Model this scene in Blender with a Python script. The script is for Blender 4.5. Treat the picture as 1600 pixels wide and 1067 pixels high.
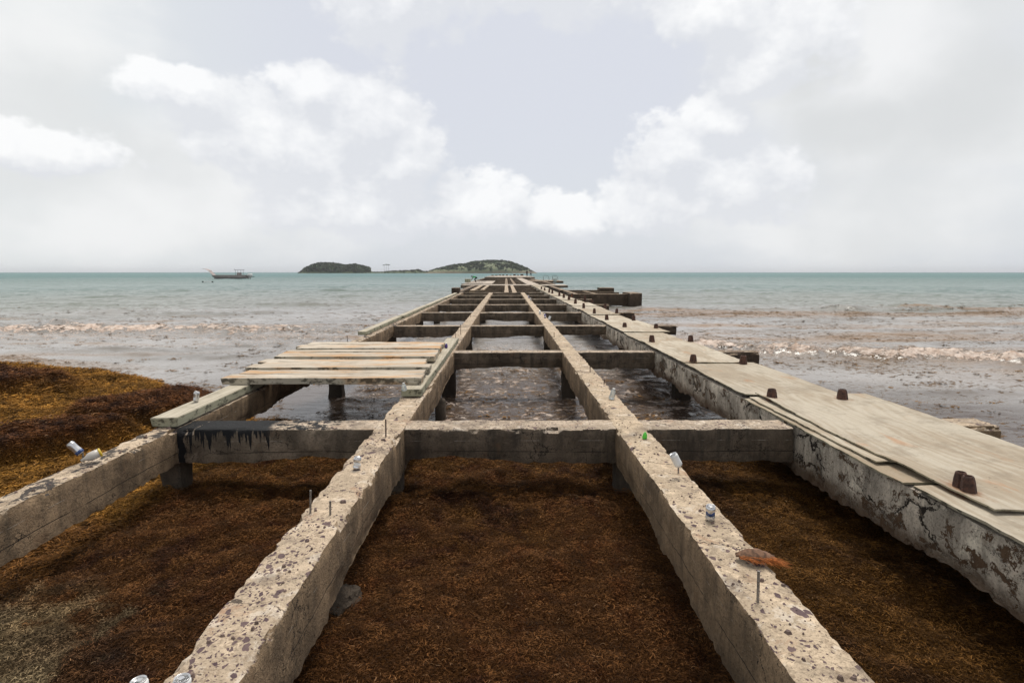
import bpy, bmesh, math, random
import numpy as np
from mathutils import Vector, Matrix, Euler
R = math.radians
rng = np.random.default_rng(7)
random.seed(7)
S = bpy.context.scene
COL = S.collection
for o in list(bpy.data.objects): bpy.data.objects.remove(o)

# ------------------------------------------------------------------ camera
FP, PITCH, YAW, CAMZ = 900.0, math.atan(108.2/900), math.atan(0.01), 1.55
cam = bpy.data.objects.new('camera', bpy.data.cameras.new('camera')); COL.objects.link(cam)
cam.data.sensor_width = 36; cam.data.lens = 36*FP/1600
cam.data.clip_start = .05; cam.data.clip_end = 60000
cam.location = (0, 0, CAMZ)
cam.rotation_euler = (math.pi/2-PITCH, 0, -YAW)
S.camera = cam
CM = cam.rotation_euler.to_matrix()
def at(px, py, z=0.0):                       # survey helper: where a sight line of the 1600x1067 photo meets height z
    d = CM @ Vector((px-800, 533.5-py, -FP))
    t = (z-CAMZ)/d.z
    return Vector((d.x*t, d.y*t, z))

# ------------------------------------------------------------------ node helper
class G:
    def __init__(s, nt): s.t = nt; nt.nodes.clear()
    def n(s, typ, **kw):
        x = s.t.nodes.new(typ)
        for k, v in kw.items(): setattr(x, k, v)
        return x
    def put(s, sock, v):
        if v is None: return
        if isinstance(v, bpy.types.NodeSocket): s.t.links.new(v, sock)
        elif isinstance(v, (tuple, list)):
            v = tuple(v)
            if sock.type == 'RGBA' and len(v) == 3: v = v+(1,)
            sock.default_value = v
        else:
            if sock.type in ('VECTOR',): sock.default_value = (v, v, v)
            elif sock.type == 'RGBA': sock.default_value = (v, v, v, 1)
            else: sock.default_value = v
    def m(s, op, a, b=None, c=None, clamp=False):
        x = s.n('ShaderNodeMath', operation=op, use_clamp=clamp)
        for i, v in enumerate((a, b, c)): s.put(x.inputs[i], v)
        return x.outputs[0]
    def vm(s, op, a, b=None, c=None):
        x = s.n('ShaderNodeVectorMath', operation=op)
        for i, v in enumerate((a, b, c)):
            if v is not None: s.put(x.inputs[i], v)
        return x.outputs['Value'] if op in ('LENGTH', 'DOT_PRODUCT', 'DISTANCE') else x.outputs[0]
    def mix(s, f, a, b, blend='MIX'):
        x = s.n('ShaderNodeMix', data_type='RGBA', blend_type=blend)
        s.put(x.inputs[0], f); s.put(x.inputs[6], a); s.put(x.inputs[7], b)
        return x.outputs[2]
    def noise(s, v, sc, det=4, ro=.55, dist=0, out=0):
        x = s.n('ShaderNodeTexNoise')
        s.put(x.inputs['Vector'], v); s.put(x.inputs['Scale'], sc); s.put(x.inputs['Detail'], det)
        s.put(x.inputs['Roughness'], ro); s.put(x.inputs['Distortion'], dist)
        return x.outputs[out]
    def vor(s, v, sc, feature='F1', out='Distance', rnd=1):
        x = s.n('ShaderNodeTexVoronoi', feature=feature)
        s.put(x.inputs['Vector'], v); s.put(x.inputs['Scale'], sc); s.put(x.inputs['Randomness'], rnd)
        return x.outputs[out]
    def map(s, v, a, b, c=0, d=1, smooth=True):
        x = s.n('ShaderNodeMapRange', interpolation_type='SMOOTHSTEP' if smooth else 'LINEAR')
        for i, q in enumerate((v, a, b, c, d)): s.put(x.inputs[i], q)
        return x.outputs[0]
    def scale(s, v, k): return s.vm('MULTIPLY', v, k)
    def pos(s): return s.n('ShaderNodeNewGeometry').outputs['Position']
    def obj(s): return s.n('ShaderNodeTexCoord').outputs['Object']
    def sep(s, v):
        x = s.n('ShaderNodeSeparateXYZ'); s.put(x.inputs[0], v); return x.outputs
    def comb(s, a, b, c):
        x = s.n('ShaderNodeCombineXYZ')
        for i, v in enumerate((a, b, c)): s.put(x.inputs[i], v)
        return x.outputs[0]
    def bump(s, h, dist, st=1, nrm=None):
        x = s.n('ShaderNodeBump'); s.put(x.inputs['Height'], h); s.put(x.inputs['Distance'], dist); s.put(x.inputs['Strength'], st)
        if nrm is not None: s.put(x.inputs['Normal'], nrm)
        return x.outputs[0]
    def attr(s, name, out='Fac'):
        return s.n('ShaderNodeAttribute', attribute_name=name).outputs[out]
    def bsdf(s, col, rough=.8, nrm=None, **kw):
        x = s.n('ShaderNodeBsdfPrincipled')
        s.put(x.inputs['Base Color'], col); s.put(x.inputs['Roughness'], rough)
        if nrm is not None: s.put(x.inputs['Normal'], nrm)
        for k, v in kw.items(): s.put(x.inputs[k.replace('_', ' ')], v)
        o = s.n('ShaderNodeOutputMaterial'); s.t.links.new(x.outputs[0], o.inputs[0])
        return x
def mat(name):
    m = bpy.data.materials.new(name); m.use_nodes = True
    return m, G(m.node_tree)

# ------------------------------------------------------------------ world, sun, exposure
SUN_EL, SUN_AZ = 64.0, 20.0                   # high, ahead of the camera and a little to the right, behind thin cloud
W = bpy.data.worlds.new('World'); S.world = W; W.use_nodes = True
g = G(W.node_tree)
sky = g.n('ShaderNodeTexSky', sky_type='NISHITA'); sky.sun_disc = False
sky.sun_elevation = R(SUN_EL); sky.sun_rotation = R(SUN_AZ)
sky.air_density = 1.0; sky.dust_density = 3.0; sky.ozone_density = 1.0
D = g.n('ShaderNodeTexCoord').outputs['Generated']
dx, dy, dz = g.sep(D)
az = g.m('ARCTAN2', dx, dy)                   # radians, 0 = straight out to sea
el = g.m('ARCSINE', dz)
nv = g.comb(az, g.m('MULTIPLY', el, 1.25), 0)
warp = g.vm('SUBTRACT', g.noise(nv, 5, 5, .6, out=1), (.5, .5, .5))
wv = g.vm('ADD', nv, g.scale(warp, .16))
wel = g.comb(g.sep(wv)[0], g.m('DIVIDE', g.sep(wv)[1], 1.25), 0)
def dirpix(px, py):                           # azimuth and elevation of a cloud surveyed from the photo
    x, z = (px-791)/900, (425.3-py)/900
    return math.atan(x), math.atan(z/math.hypot(1, x))
def blobs(lst, wel):
    cur = None
    for px, py, rx, ry in lst:
        a, e = dirpix(px, py); k = math.cos(a)
        sx, sy = 900/(rx*k*k), 900/(ry*k)
        L = g.vm('LENGTH', g.vm('MULTIPLY', g.vm('SUBTRACT', wel, (a, e, 0)), (sx, sy, 0)))
        cur = L if cur is None else g.m('MINIMUM', cur, L)
    return cur
CUM = ([(650, 5, 190, 85), (800, -30, 260, 85), (500, 150, 75, 50), (565, 205, 120, 85), (630, 262, 85, 75), (450, 235, 190, 85),
             (330, 165, 130, 40), (560, 320, 190, 60), (100, 230, 115, 48), (745, 325, 110, 50), (880, 335, 85, 40),
             (1040, 250, 95, 75), (1130, 285, 130, 85), (1110, 185, 90, 50), (1010, 325, 120, 50), (1100, 30, 110, 60), (1190, 90, 120, 90)])
cum = blobs(CUM, wel); cum2 = blobs(CUM, g.vm('ADD', wel, (-.012, .05, 0)))
veil = blobs([(250, 300, 420, 150), (1400, 150, 420, 300), (1350, 330, 420, 110), (100, 100, 240, 160), (1200, -60, 420, 90)], wel)
greyb = blobs([(1470, 190, 190, 90), (1330, 215, 130, 60), (1250, 130, 60, 60)], wel)
fb = g.noise(nv, 9, 8, .58)
fb2 = g.noise(g.vm('ADD', nv, (-.012, .03, 0)), 9, 8, .58)
det = g.noise(nv, 30, 6, .6)
dens = g.m('ADD', g.m('SUBTRACT', 1.0, cum), g.m('MULTIPLY', g.m('SUBTRACT', fb, .5), 1.7))
dens = g.m('ADD', dens, g.m('MULTIPLY', g.m('SUBTRACT', det, .5), .45))
dens2 = g.m('ADD', g.m('SUBTRACT', 1.0, cum2), g.m('MULTIPLY', g.m('SUBTRACT', fb2, .5), 1.7))
cm = g.map(dens, -.02, .30)
vd = g.m('ADD', g.m('SUBTRACT', 1.1, veil), g.m('MULTIPLY', g.m('SUBTRACT', g.noise(g.scale(nv, (1, 2.2, 1)), 3.2, 6, .55), .5), 1.6))
vmk = g.map(vd, -.1, .8)
high = g.map(el, .45, .75)
hz = g.map(el, .0, .30)
blue = g.mix(hz, (.695, .73, .775), (.685, .708, .772))
nish = g.mix(1, sky.outputs[0], (.10, .10, .10), 'MULTIPLY')
blue = g.mix(.08, blue, nish)
left = g.map(az, -.25, -.72)
blue = g.mix(g.m('MULTIPLY', left, .7), blue, (.75, .79, .78))
vgrey = g.mix(g.map(g.noise(nv, 4, 5, .5), .35, .65), (.73, .745, .75), (.87, .875, .875))
vgrey = g.mix(g.m('MULTIPLY', g.map(greyb, 1.3, .3), .8), vgrey, (.66, .675, .675))
c = g.mix(g.m('MULTIPLY', vmk, .85), blue, vgrey)
edge = g.m('MULTIPLY', g.m('SUBTRACT', dens, dens2), .95)
lit = g.m('ADD', .22, g.m('ADD', edge, g.m('MULTIPLY', g.m('SUBTRACT', det, .5), .9)), clamp=True)
ccol = g.mix(lit, (.715, .735, .775), (.95, .955, .96))
c = g.mix(g.m('MULTIPLY', cm, .85), c, ccol)
c = g.mix(high, c, g.mix(fb, (.46, .47, .49), (.62, .61, .60)))
low = g.map(el, .005, -.03)
c = g.mix(low, c, (.16, .16, .16))
bg = g.n('ShaderNodeBackground'); g.put(bg.inputs[0], c); bg.inputs[1].default_value = 1.0
wo = g.n('ShaderNodeOutputWorld'); g.t.links.new(bg.outputs[0], wo.inputs[0])
sun = bpy.data.objects.new('sun', bpy.data.lights.new('sun', 'SUN')); COL.objects.link(sun)
sun.data.energy = 3.0; sun.data.angle = R(24); sun.data.color = (1, .95, .87)
sd = Vector((math.sin(R(SUN_AZ))*math.cos(R(SUN_EL)), math.cos(R(SUN_AZ))*math.cos(R(SUN_EL)), math.sin(R(SUN_EL))))
sun.rotation_euler = sd.to_track_quat('Z', 'Y').to_euler(); sun.location = (0, 0, 40)
S.view_settings.view_transform = 'Standard'; S.view_settings.look = 'None'
S.view_settings.exposure = .09; S.view_settings.gamma = 1; S.view_settings.use_curve_mapping = False

# ------------------------------------------------------------------ numpy noise
_p = rng.permutation(256); _p = np.concatenate([_p, _p, _p])
_g = rng.normal(size=(256, 3)); _g /= np.linalg.norm(_g, axis=1)[:, None]; _g *= 1.4
def pn(x, y, z=None, seed=0):
    x = np.asarray(x, float)+seed*17.13; y = np.asarray(y, float)+seed*5.71
    z = np.zeros_like(x)+.37*seed if z is None else np.asarray(z, float)+seed*3.3
    xi, yi, zi = np.floor(x).astype(int), np.floor(y).astype(int), np.floor(z).astype(int)
    xf, yf, zf = x-xi, y-yi, z-zi
    f = lambda t: t*t*t*(t*(t*6-15)+10)
    u, v, w = f(xf), f(yf), f(zf); out = 0
    for i in (0, 1):
        wx = u if i else 1-u
        a = _p[(xi+i) & 255]
        for j in (0, 1):
            wy = v if j else 1-v
            b = _p[a+((yi+j) & 255)]
            for k in (0, 1):
                wz = w if k else 1-w
                h = _g[_p[b+((zi+k) & 255)]]
                out = out+wx*wy*wz*(h[..., 0]*(xf-i)+h[..., 1]*(yf-j)+h[..., 2]*(zf-k))
    return out
def fbm(x, y, z=None, oct=4, seed=0, gain=.5):
    s, a = 0, 1
    for i in range(oct):
        s = s+a*pn(np.asarray(x)*2**i, np.asarray(y)*2**i, None if z is None else np.asarray(z)*2**i, seed+i); a *= gain
    return s
def sst(x, a, b):
    t = np.clip((x-a)/(b-a), 0, 1); return t*t*(3-2*t)

# ------------------------------------------------------------------ object helpers
def mesh(name, V, F, m, parent=None, smooth=False, cols=None, attrs=None):
    me = bpy.data.meshes.new(name)
    V = np.asarray(V, np.float32)
    if isinstance(F, np.ndarray) and F.ndim == 2:
        n, k = F.shape
        me.vertices.add(len(V)); me.vertices.foreach_set('co', V.ravel())
        me.loops.add(n*k); me.loops.foreach_set('vertex_index', F.astype(np.int32).ravel())
        me.polygons.add(n); me.polygons.foreach_set('loop_start', np.arange(0, n*k, k, dtype=np.int32))
        me.update(calc_edges=True)
    else:
        me.from_pydata(V.tolist(), [], [tuple(int(i) for i in f) for f in F]); me.update()
    if smooth: me.polygons.foreach_set('use_smooth', np.ones(len(me.polygons), bool))
    if cols is not None:
        ca = me.color_attributes.new('tint', 'FLOAT_COLOR', 'POINT')
        c4 = np.ones((len(V), 4), np.float32); c4[:, :3] = cols; ca.data.foreach_set('color', c4.ravel())
    if attrs:
        for k, v in attrs.items():
            a = me.attributes.new(k, 'FLOAT', 'POINT'); a.data.foreach_set('value', np.asarray(v, np.float32).ravel())
    if m: me.materials.append(m)
    o = bpy.data.objects.new(name, me); COL.objects.link(o)
    if parent: o.parent = parent
    return o
def tag(o, label=None, cat=None, group=None, kind=None):
    for k, v in (('label', label), ('category', cat), ('group', group), ('kind', kind)):
        if v: o[k] = v
    return o
def empty(name, loc=(0, 0, 0), rz=0, rot=None):
    o = bpy.data.objects.new(name, None); COL.objects.link(o); o.location = loc
    o.rotation_euler = rot if rot else (0, 0, rz); o.empty_display_size = .1
    return o
class MB:
    def __init__(s): s.v = []; s.f = []
    def add(s, V, F):
        k = len(s.v); s.v += [tuple(map(float, v)) for v in V]; s.f += [tuple(i+k for i in f) for f in F]; return s
    def box(s, x0, x1, y0, y1, z0, z1, b=0.0, M=None):
        bm = bmesh.new(); bmesh.ops.create_cube(bm, size=1)
        for v in bm.verts: v.co = Vector(((x0+x1)/2+v.co.x*(x1-x0), (y0+y1)/2+v.co.y*(y1-y0), (z0+z1)/2+v.co.z*(z1-z0)))
        if b: bmesh.ops.bevel(bm, geom=bm.edges[:]+bm.verts[:], offset=b, segments=2, affect='EDGES', profile=.5)
        if M: bmesh.ops.transform(bm, matrix=M, verts=bm.verts)
        bm.verts.index_update()
        s.add([v.co for v in bm.verts], [[v.index for v in f.verts] for f in bm.faces]); bm.free(); return s
    def tube(s, pts, r, n=10):
        pts = [Vector(p) for p in pts]; rs = r if isinstance(r, (list, tuple)) else [r]*len(pts); V = []
        for i, p in enumerate(pts):
            t = (pts[min(i+1, len(pts)-1)]-pts[max(i-1, 0)]).normalized()
            a = t.orthogonal().normalized() if i == 0 else (a-t*a.dot(t)).normalized()
            b = t.cross(a)
            V += [p+(a*math.cos(2*math.pi*k/n)+b*math.sin(2*math.pi*k/n))*rs[i] for k in range(n)]
        F = [(i*n+k, i*n+(k+1) % n, (i+1)*n+(k+1) % n, (i+1)*n+k) for i in range(len(pts)-1) for k in range(n)]
        F += [tuple(range(n))[::-1], tuple((len(pts)-1)*n+k for k in range(n))]
        return s.add(V, F)
    def lathe(s, prof, n=20, M=None):
        V = []; m_ = len(prof)
        for r, z in prof: V += [Vector((r*math.cos(2*math.pi*k/n), r*math.sin(2*math.pi*k/n), z)) for k in range(n)]
        if M: V = [M @ v for v in V]
        F = [(i*n+k, i*n+(k+1) % n, (i+1)*n+(k+1) % n, (i+1)*n+k) for i in range(m_-1) for k in range(n)]
        if prof[0][0] > 1e-4: F.append(tuple(range(n))[::-1])
        if prof[-1][0] > 1e-4: F.append(tuple((m_-1)*n+k for k in range(n)))
        return s.add(V, F)
    def warp(s, fn): s.v = [tuple(fn(Vector(v))) for v in s.v]; return s
    def build(s, name, m, parent=None, smooth=False):
        return mesh(name, s.v, s.f, m, parent, smooth)
def smooth_angle(o, deg=40):
    me = o.data; me.polygons.foreach_set('use_smooth', np.ones(len(me.polygons), bool))
    try: me.set_sharp_from_angle(angle=R(deg))
    except Exception: pass
    return o

# ------------------------------------------------------------------ materials
def concrete(name, side_tint, top_tint, stain=.5, crack=.5, tar=False, walk=False, formline=True, aggr=1.0):
    m, g = mat(name)
    P = g.pos(); x, y, z = g.sep(P)
    N = g.sep(g.n('ShaderNodeNewGeometry').outputs['Normal'])[2]
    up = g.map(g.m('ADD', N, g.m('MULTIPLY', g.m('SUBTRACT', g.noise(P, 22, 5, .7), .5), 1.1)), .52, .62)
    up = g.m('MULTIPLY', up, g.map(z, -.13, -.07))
    nA = g.noise(P, 1.6, 6, .6); nB = g.noise(P, 9, 6, .65); nC = g.noise(P, 60, 4, .7)
    big = g.noise(g.scale(P, (1, 1, .6)), 3.1, 5, .6)
    # top: pale worn mortar with angular purple-brown stones showing
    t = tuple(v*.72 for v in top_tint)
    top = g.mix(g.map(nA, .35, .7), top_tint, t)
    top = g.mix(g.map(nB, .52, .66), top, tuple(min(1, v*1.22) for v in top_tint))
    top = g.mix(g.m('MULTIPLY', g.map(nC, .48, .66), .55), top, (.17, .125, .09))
    top = g.mix(g.m('MULTIPLY', g.map(g.noise(P, 16, 6, .75), .50, .62), .5), top, tuple(v*.5 for v in top_tint))
    dP = g.vm('ADD', P, g.scale(g.vm('SUBTRACT', g.noise(P, 30, 3, .6, out=1), (.5, .5, .5)), .012))
    patch = g.map(g.noise(P, 1.1, 4, .6), .38, .62)
    def stones(sc, off, frac, gap):
        q = g.vm('ADD', g.vm('MULTIPLY', dP, (1, .75, 1)), off)
        v1 = g.n('ShaderNodeTexVoronoi', feature='F1'); g.put(v1.inputs['Vector'], q); v1.inputs['Scale'].default_value = sc
        v2 = g.vor(q, sc, 'DISTANCE_TO_EDGE')
        r_ = g.sep(v1.outputs['Color'])
        sel = g.m('GREATER_THAN', r_[0], g.m('SUBTRACT', 1.0, g.m('MULTIPLY', patch, frac)))
        return g.m('MULTIPLY', sel, g.m('GREATER_THAN', v2, g.m('ADD', gap, g.m('MULTIPLY', r_[2], .16)))), v1
    st, vs = stones(38, (0, 0, 0), .40*aggr, .09)
    st2, vs2 = stones(17, (3, 7, 1), .085*aggr, .07)
    st3, vs3 = stones(70, (5, 2, 1), .38*aggr, .12)
    st = g.m('MAXIMUM', g.m('MAXIMUM', st, st2), st3)
    stone = g.mix(g.sep(vs.outputs['Color'])[1], (.085, .055, .06), (.16, .11, .105))
    top = g.mix(g.m('MULTIPLY', g.map(g.noise(P, 3.4, 6, .7, .4), .56, .70), .6), top, (.36, .19, .11))
    top = g.mix(g.m('MULTIPLY', g.map(g.noise(P, 5.1, 6, .72), .55, .62), .45), top, (.74, .66, .56))
    top = g.mix(g.m('MULTIPLY', g.map(g.noise(P, 7.5, 6, .75), .53, .60), .5), top, (.26, .19, .13))
    top = g.mix(st, top, stone)
    top = g.mix(g.m('MULTIPLY', g.map(g.noise(P, 2.3, 5, .6, .3), .55, .68), .6), top, (.13, .10, .08))
    pits = g.map(g.noise(P, 34, 3, .6), .66, .72)
    top = g.mix(g.m('MULTIPLY', pits, .7), top, (.05, .04, .035))
    jn = g.m('ADD', y, g.m('MULTIPLY', g.m('SUBTRACT', g.noise(P, 3.2, 5, .7), .5), .35))
    jf = g.m('ABSOLUTE', g.m('SUBTRACT', g.m('FRACT', g.m('DIVIDE', g.m('ADD', jn, g.m('MULTIPLY', x, .37)), 1.43)), .5))
    jc = g.m('MULTIPLY', g.m('LESS_THAN', jf, .0045), g.map(g.noise(P, 4.1, 3), .36, .44))
    top = g.mix(g.m('MULTIPLY', jc, .85), top, (.05, .038, .03))
    soot = g.m('MULTIPLY', g.m('LESS_THAN', x, -3.2), g.map(g.noise(g.scale(P, (1.4, .8, 1)), 5.0, 6, .7, .4), .515, .545))
    top = g.mix(g.m('MULTIPLY', soot, .9), top, (.028, .026, .028))
    # side: board-marked dirty concrete
    vert = g.noise(g.scale(P, (3.5, 3.5, .35)), 2.2, 5, .65)
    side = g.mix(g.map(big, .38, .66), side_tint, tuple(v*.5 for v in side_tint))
    side = g.mix(g.m('MULTIPLY', g.map(vert, .45, .7), stain), side, (.045, .038, .03))
    side = g.mix(g.m('MULTIPLY', g.map(g.noise(P, 2.7, 5, .65, .5), .52, .68), .6), side, tuple(min(1, v*1.5) for v in side_tint))
    side = g.mix(g.m('MULTIPLY', g.map(nC, .50, .66), .5), side, (.05, .038, .03))
    side = g.mix(g.m('MULTIPLY', g.map(g.noise(P, 13, 6, .75), .52, .62), .5), side, tuple(v*.4 for v in side_tint))
    side = g.mix(g.m('MULTIPLY', g.map(g.noise(P, 4, 4, .6), .60, .72), .35), side, (.16, .085, .04))
    wz = g.m('ADD', z, g.m('MULTIPLY', g.m('SUBTRACT', g.noise(P, 1.5, 2), .5), .05))
    damp = g.map(wz, -.22, -.46)
    side = g.mix(g.m('MULTIPLY', damp, .45), side, (.045, .034, .025))
    line = 0
    if formline:
        jag = g.m('MULTIPLY', g.m('SUBTRACT', g.noise(P, 60, 2), .5), .006)
        la = g.m('LESS_THAN', g.m('ABSOLUTE', g.m('ADD', g.m('ADD', z, .13), jag)), .0022)
        la = g.m('MULTIPLY', la, g.map(g.noise(P, 2.6, 6, .7), .50, .60))
        side = g.mix(g.m('MULTIPLY', la, .6), side, (.48, .43, .37))
        lb = g.m('LESS_THAN', g.m('ABSOLUTE', g.m('ADD', wz, .245)), .003)
        lb = g.m('MULTIPLY', lb, g.map(g.noise(P, 1.3, 2), .4, .5))
        side = g.mix(lb, side, (.03, .025, .02)); line = lb
    # cracks
    cP = g.vm('ADD', P, g.scale(g.vm('SUBTRACT', g.noise(P, 3.5, 6, .68, out=1), (.5, .5, .5)), .55))
    ce = g.vor(g.scale(cP, (1, .62, 1.5)), 2.6 if walk else 2.1, 'DISTANCE_TO_EDGE')
    ckw = g.m('MULTIPLY', g.map(g.noise(P, 1.4, 3), .44, .66), .022*crack)
    ck = g.m('LESS_THAN', ce, ckw)
    side = g.mix(ck, side, (.028, .021, .016))
    hgt = g.m('ADD', g.m('MULTIPLY', nB, .5), g.m('MULTIPLY', nC, .35))
    if walk:
        # spalled plaster: brown broken patches with ragged rims painted pale as lit edges
        sp = g.noise(g.scale(cP, (1, 1, 1.8)), 4.2, 9, .68)
        sm = g.map(sp, .565, .572)
        sc = g.mix(g.noise(P, 24, 5, .7), (.04, .022, .014), (.19, .12, .07))
        side = g.mix(sm, side, sc)
        lit_rim = g.m('MULTIPLY', g.map(sp, .53, .56), g.m('SUBTRACT', 1, sm))
        side = g.mix(g.m('MULTIPLY', lit_rim, .35), side, (.66, .58, .47))
        lowb = g.map(g.m('ADD', z, g.m('MULTIPLY', g.m('SUBTRACT', sp, .5), .5)), -.27, -.42)
        side = g.mix(g.m('MULTIPLY', lowb, .8), side, sc)
        hgt = g.m('SUBTRACT', hgt, g.m('MULTIPLY', sm, 1.6))
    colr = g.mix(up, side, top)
    rough = .9
    if tar:
        drip = g.m('MULTIPLY', g.map(g.noise(g.comb(g.m('MULTIPLY', x, 11), 0, 0), 1, 4, .75), .40, .72), .36)
        edge = g.map(g.m('ADD', x, g.m('MULTIPLY', g.m('SUBTRACT', g.noise(P, 3, 4), .5), .5)), -2.25, -2.45)
        dm = g.m('GREATER_THAN', g.m('ADD', z, g.m('MULTIPLY', drip, edge)), -.006)
        edge2 = g.map(g.m('ADD', x, g.m('MULTIPLY', g.m('SUBTRACT', g.noise(P, 7, 5, .7), .5), 1.3)), -1.65, -1.85)
        tm = g.m('MULTIPLY', up, g.m('MULTIPLY', edge2, g.map(g.noise(P, 9, 5, .75), .47, .53)))
        dm = g.m('MAXIMUM', g.m('MULTIPLY', dm, edge), tm)
        cor = g.m('MULTIPLY', g.m('LESS_THAN', g.m('ABSOLUTE', g.m('ADD', x, g.m('ADD', 3.25, g.m('MULTIPLY', g.m('SUBTRACT', g.noise(P, 9, 3), .5), .09)))), .03), 1)
        dm = g.m('MAXIMUM', dm, cor)
        colr = g.mix(dm, colr, (.011, .011, .012)); rough = g.mix(dm, (.9, .9, .9), (.75, .75, .75))
    hgt = g.m('SUBTRACT', hgt, g.m('ADD', g.m('MULTIPLY', ck, 1.2), g.m('ADD', g.m('MULTIPLY', pits, .5), g.m('MULTIPLY', line, .5))))
    hgt = g.m('ADD', hgt, g.m('MULTIPLY', st, -.25))
    g.bsdf(colr, rough, g.bump(hgt, .03, 1), Specular_IOR_Level=.25)
    return m
M = {}
M['conc'] = concrete('weathered_concrete', (.30, .208, .125), (.57, .45, .325))
M['conc2'] = concrete('smoother_weathered_concrete', (.31, .215, .130), (.57, .45, .32), aggr=.45)
M['cross'] = concrete('dark_weathered_concrete', (.155, .118, .084), (.52, .42, .32), stain=.75, aggr=.6)
M['tar'] = concrete('tarred_concrete', (.23, .18, .13), (.52, .42, .32), tar=True, aggr=.6)
M['walk'] = concrete('spalled_concrete', (.70, .61, .50), (.50, .44, .37), stain=.6, crack=2.8, walk=True, formline=False)
M['far'] = concrete('brown_concrete', (.10, .07, .048), (.32, .24, .165), stain=.6, formline=False)
M['slab'] = concrete('pale_concrete', (.20, .16, .12), (.58, .50, .42), stain=.4, formline=False, aggr=.3)
M['pile'] = concrete('wet_concrete', (.06, .045, .032), (.26, .20, .15), stain=.6, crack=.3, formline=False)

def wood(name, base, light, green, grain_axis='x', orange=.0, dark=.5, rust=0):
    m, g = mat(name)
    P = g.pos()
    k = {'x': (.5, 14, 14), 'y': (14, .5, 14), 'p': (20, 1.0, 20)}[grain_axis]
    gr = g.noise(g.scale(P, k), 3, 6, .65, .6)
    fine = g.noise(g.scale(P, tuple(v*3 for v in k)), 5, 4, .7)
    big = g.noise(P, 1.7, 5, .6)
    if grain_axis == 'p':
        X_ = g.sep(P)[0]
        ph = g.m('ADD', g.m('MULTIPLY', X_, 60), g.m('MULTIPLY', g.noise(g.scale(P, (1.6, .45, 1)), 1.1, 3, .5), 46))
        ring = g.m('MULTIPLY_ADD', g.m('SINE', ph), .5, .5)
        gr = g.m('ADD', g.m('MULTIPLY', gr, .55), g.m('ADD', g.m('MULTIPLY', ring, .16), g.m('MULTIPLY', g.map(g.noise(g.scale(P, (1, .4, 1)), 1.6, 5, .6), .35, .65), .32)))
    c = g.mix(g.map(gr, .3, .7), light, base)
    rnd = g.n('ShaderNodeObjectInfo').outputs['Random']
    c = g.mix(g.m('MULTIPLY', rnd, .38), c, tuple(v*.62 for v in base))
    c = g.mix(g.m('MULTIPLY', g.map(g.noise(P, 3.5, 7, .75), .50, .62), .35), c, tuple(v*.5 for v in base))
    c = g.mix(g.m('MULTIPLY', g.map(fine, .5, .75), dark), c, tuple(v*.35 for v in base))
    Nz = g.sep(g.n('ShaderNodeNewGeometry').outputs['Normal'])[2]
    sidef = g.map(Nz, .7, .4)
    c = g.mix(g.m('MULTIPLY', sidef, .6), c, green)
    c = g.mix(g.m('MULTIPLY', g.map(big, .55, .75), .5), c, tuple(v*.6 for v in base))
    if orange: c = g.mix(g.m('MULTIPLY', g.map(g.noise(g.scale(P, (.5, 2.2, 1)), 2.0, 4, .6), .50, .64), orange), c, (.52, .28, .11))
    if rust:
        ra = g.m('ADD', g.attr('rust'), g.m('MULTIPLY', g.m('SUBTRACT', g.noise(g.scale(P, (2.2, 1, 1)), 6, 5, .7), .5), 1.1))
        c = g.mix(g.m('MULTIPLY', g.map(ra, .32, .75), .85), c, g.mix(g.noise(P, 20, 3), (.16, .065, .03), (.36, .19, .09)))
        rm = g.map(g.noise(g.scale(P, (1.3, .5, 1)), 2.6, 6, .65), .60, .74)
        c = g.mix(g.m('MULTIPLY', rm, rust), c, (.42, .17, .05))
    rot = g.m('MULTIPLY', sidef, g.map(g.noise(g.scale(P, (1, 1, 1.5)), 7, 5, .7), .50, .60))
    c = g.mix(g.m('MULTIPLY', rot, .8), c, (.035, .03, .02))
    spots = g.map(g.noise(g.scale(P, (1, 1, 1)), 22, 3, .6), .70, .74)
    c = g.mix(g.m('MULTIPLY', spots, .7), c, (.06, .045, .03))
    g.bsdf(c, .85, g.bump(g.m('ADD', gr, fine), .006, .8), Specular_IOR_Level=.3)
    return m
M['plank'] = wood('weathered_plank', (.40, .31, .22), (.76, .70, .60), (.42, .385, .29), 'x', orange=.75, dark=.65)
M['timber'] = wood('weathered_timber', (.40, .35, .26), (.64, .58, .47), (.30, .31, .20), 'y')
M['ply'] = wood('weathered_plywood', (.41, .335, .245), (.575, .515, .415), (.30, .275, .18), 'p', dark=.45, rust=.5)
M['ply2'] = wood('grey_plywood', (.38, .30, .21), (.54, .48, .38), (.30, .29, .19), 'p', dark=.4, rust=.7)

def simple(name, col, rough=.5, metal=0, var=.3, sc=8, bump=0, **kw):
    m, g = mat(name)
    P = g.obj(); n = g.noise(P, sc, 5, .6)
    c = g.mix(g.map(n, .35, .65), col, tuple(v*(1-var) for v in col))
    g.bsdf(c, rough, g.bump(n, bump, 1) if bump else None, Metallic=metal, **kw)
    return m
def rustm():
    m, g = mat('rusty_steel'); P = g.pos()
    n = g.noise(P, 25, 6, .7); b = g.noise(P, 6, 4)
    c = g.mix(g.map(n, .35, .65), (.035, .018, .014), (.11, .05, .032))
    c = g.mix(g.map(b, .6, .75), c, (.20, .075, .025))
    g.bsdf(c, .85, g.bump(n, .012, 1)); return m
M['rust'] = rustm()
M['rod'] = simple('galvanised_rod', (.30, .27, .24), .5, .6, .5, 60, .002)
M['rodr'] = simple('rusty_rod', (.10, .06, .045), .8, .2, .5, 60, .002)
M['alu'] = simple('aluminium', (.75, .75, .76), .28, .85, .25, 30)
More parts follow.
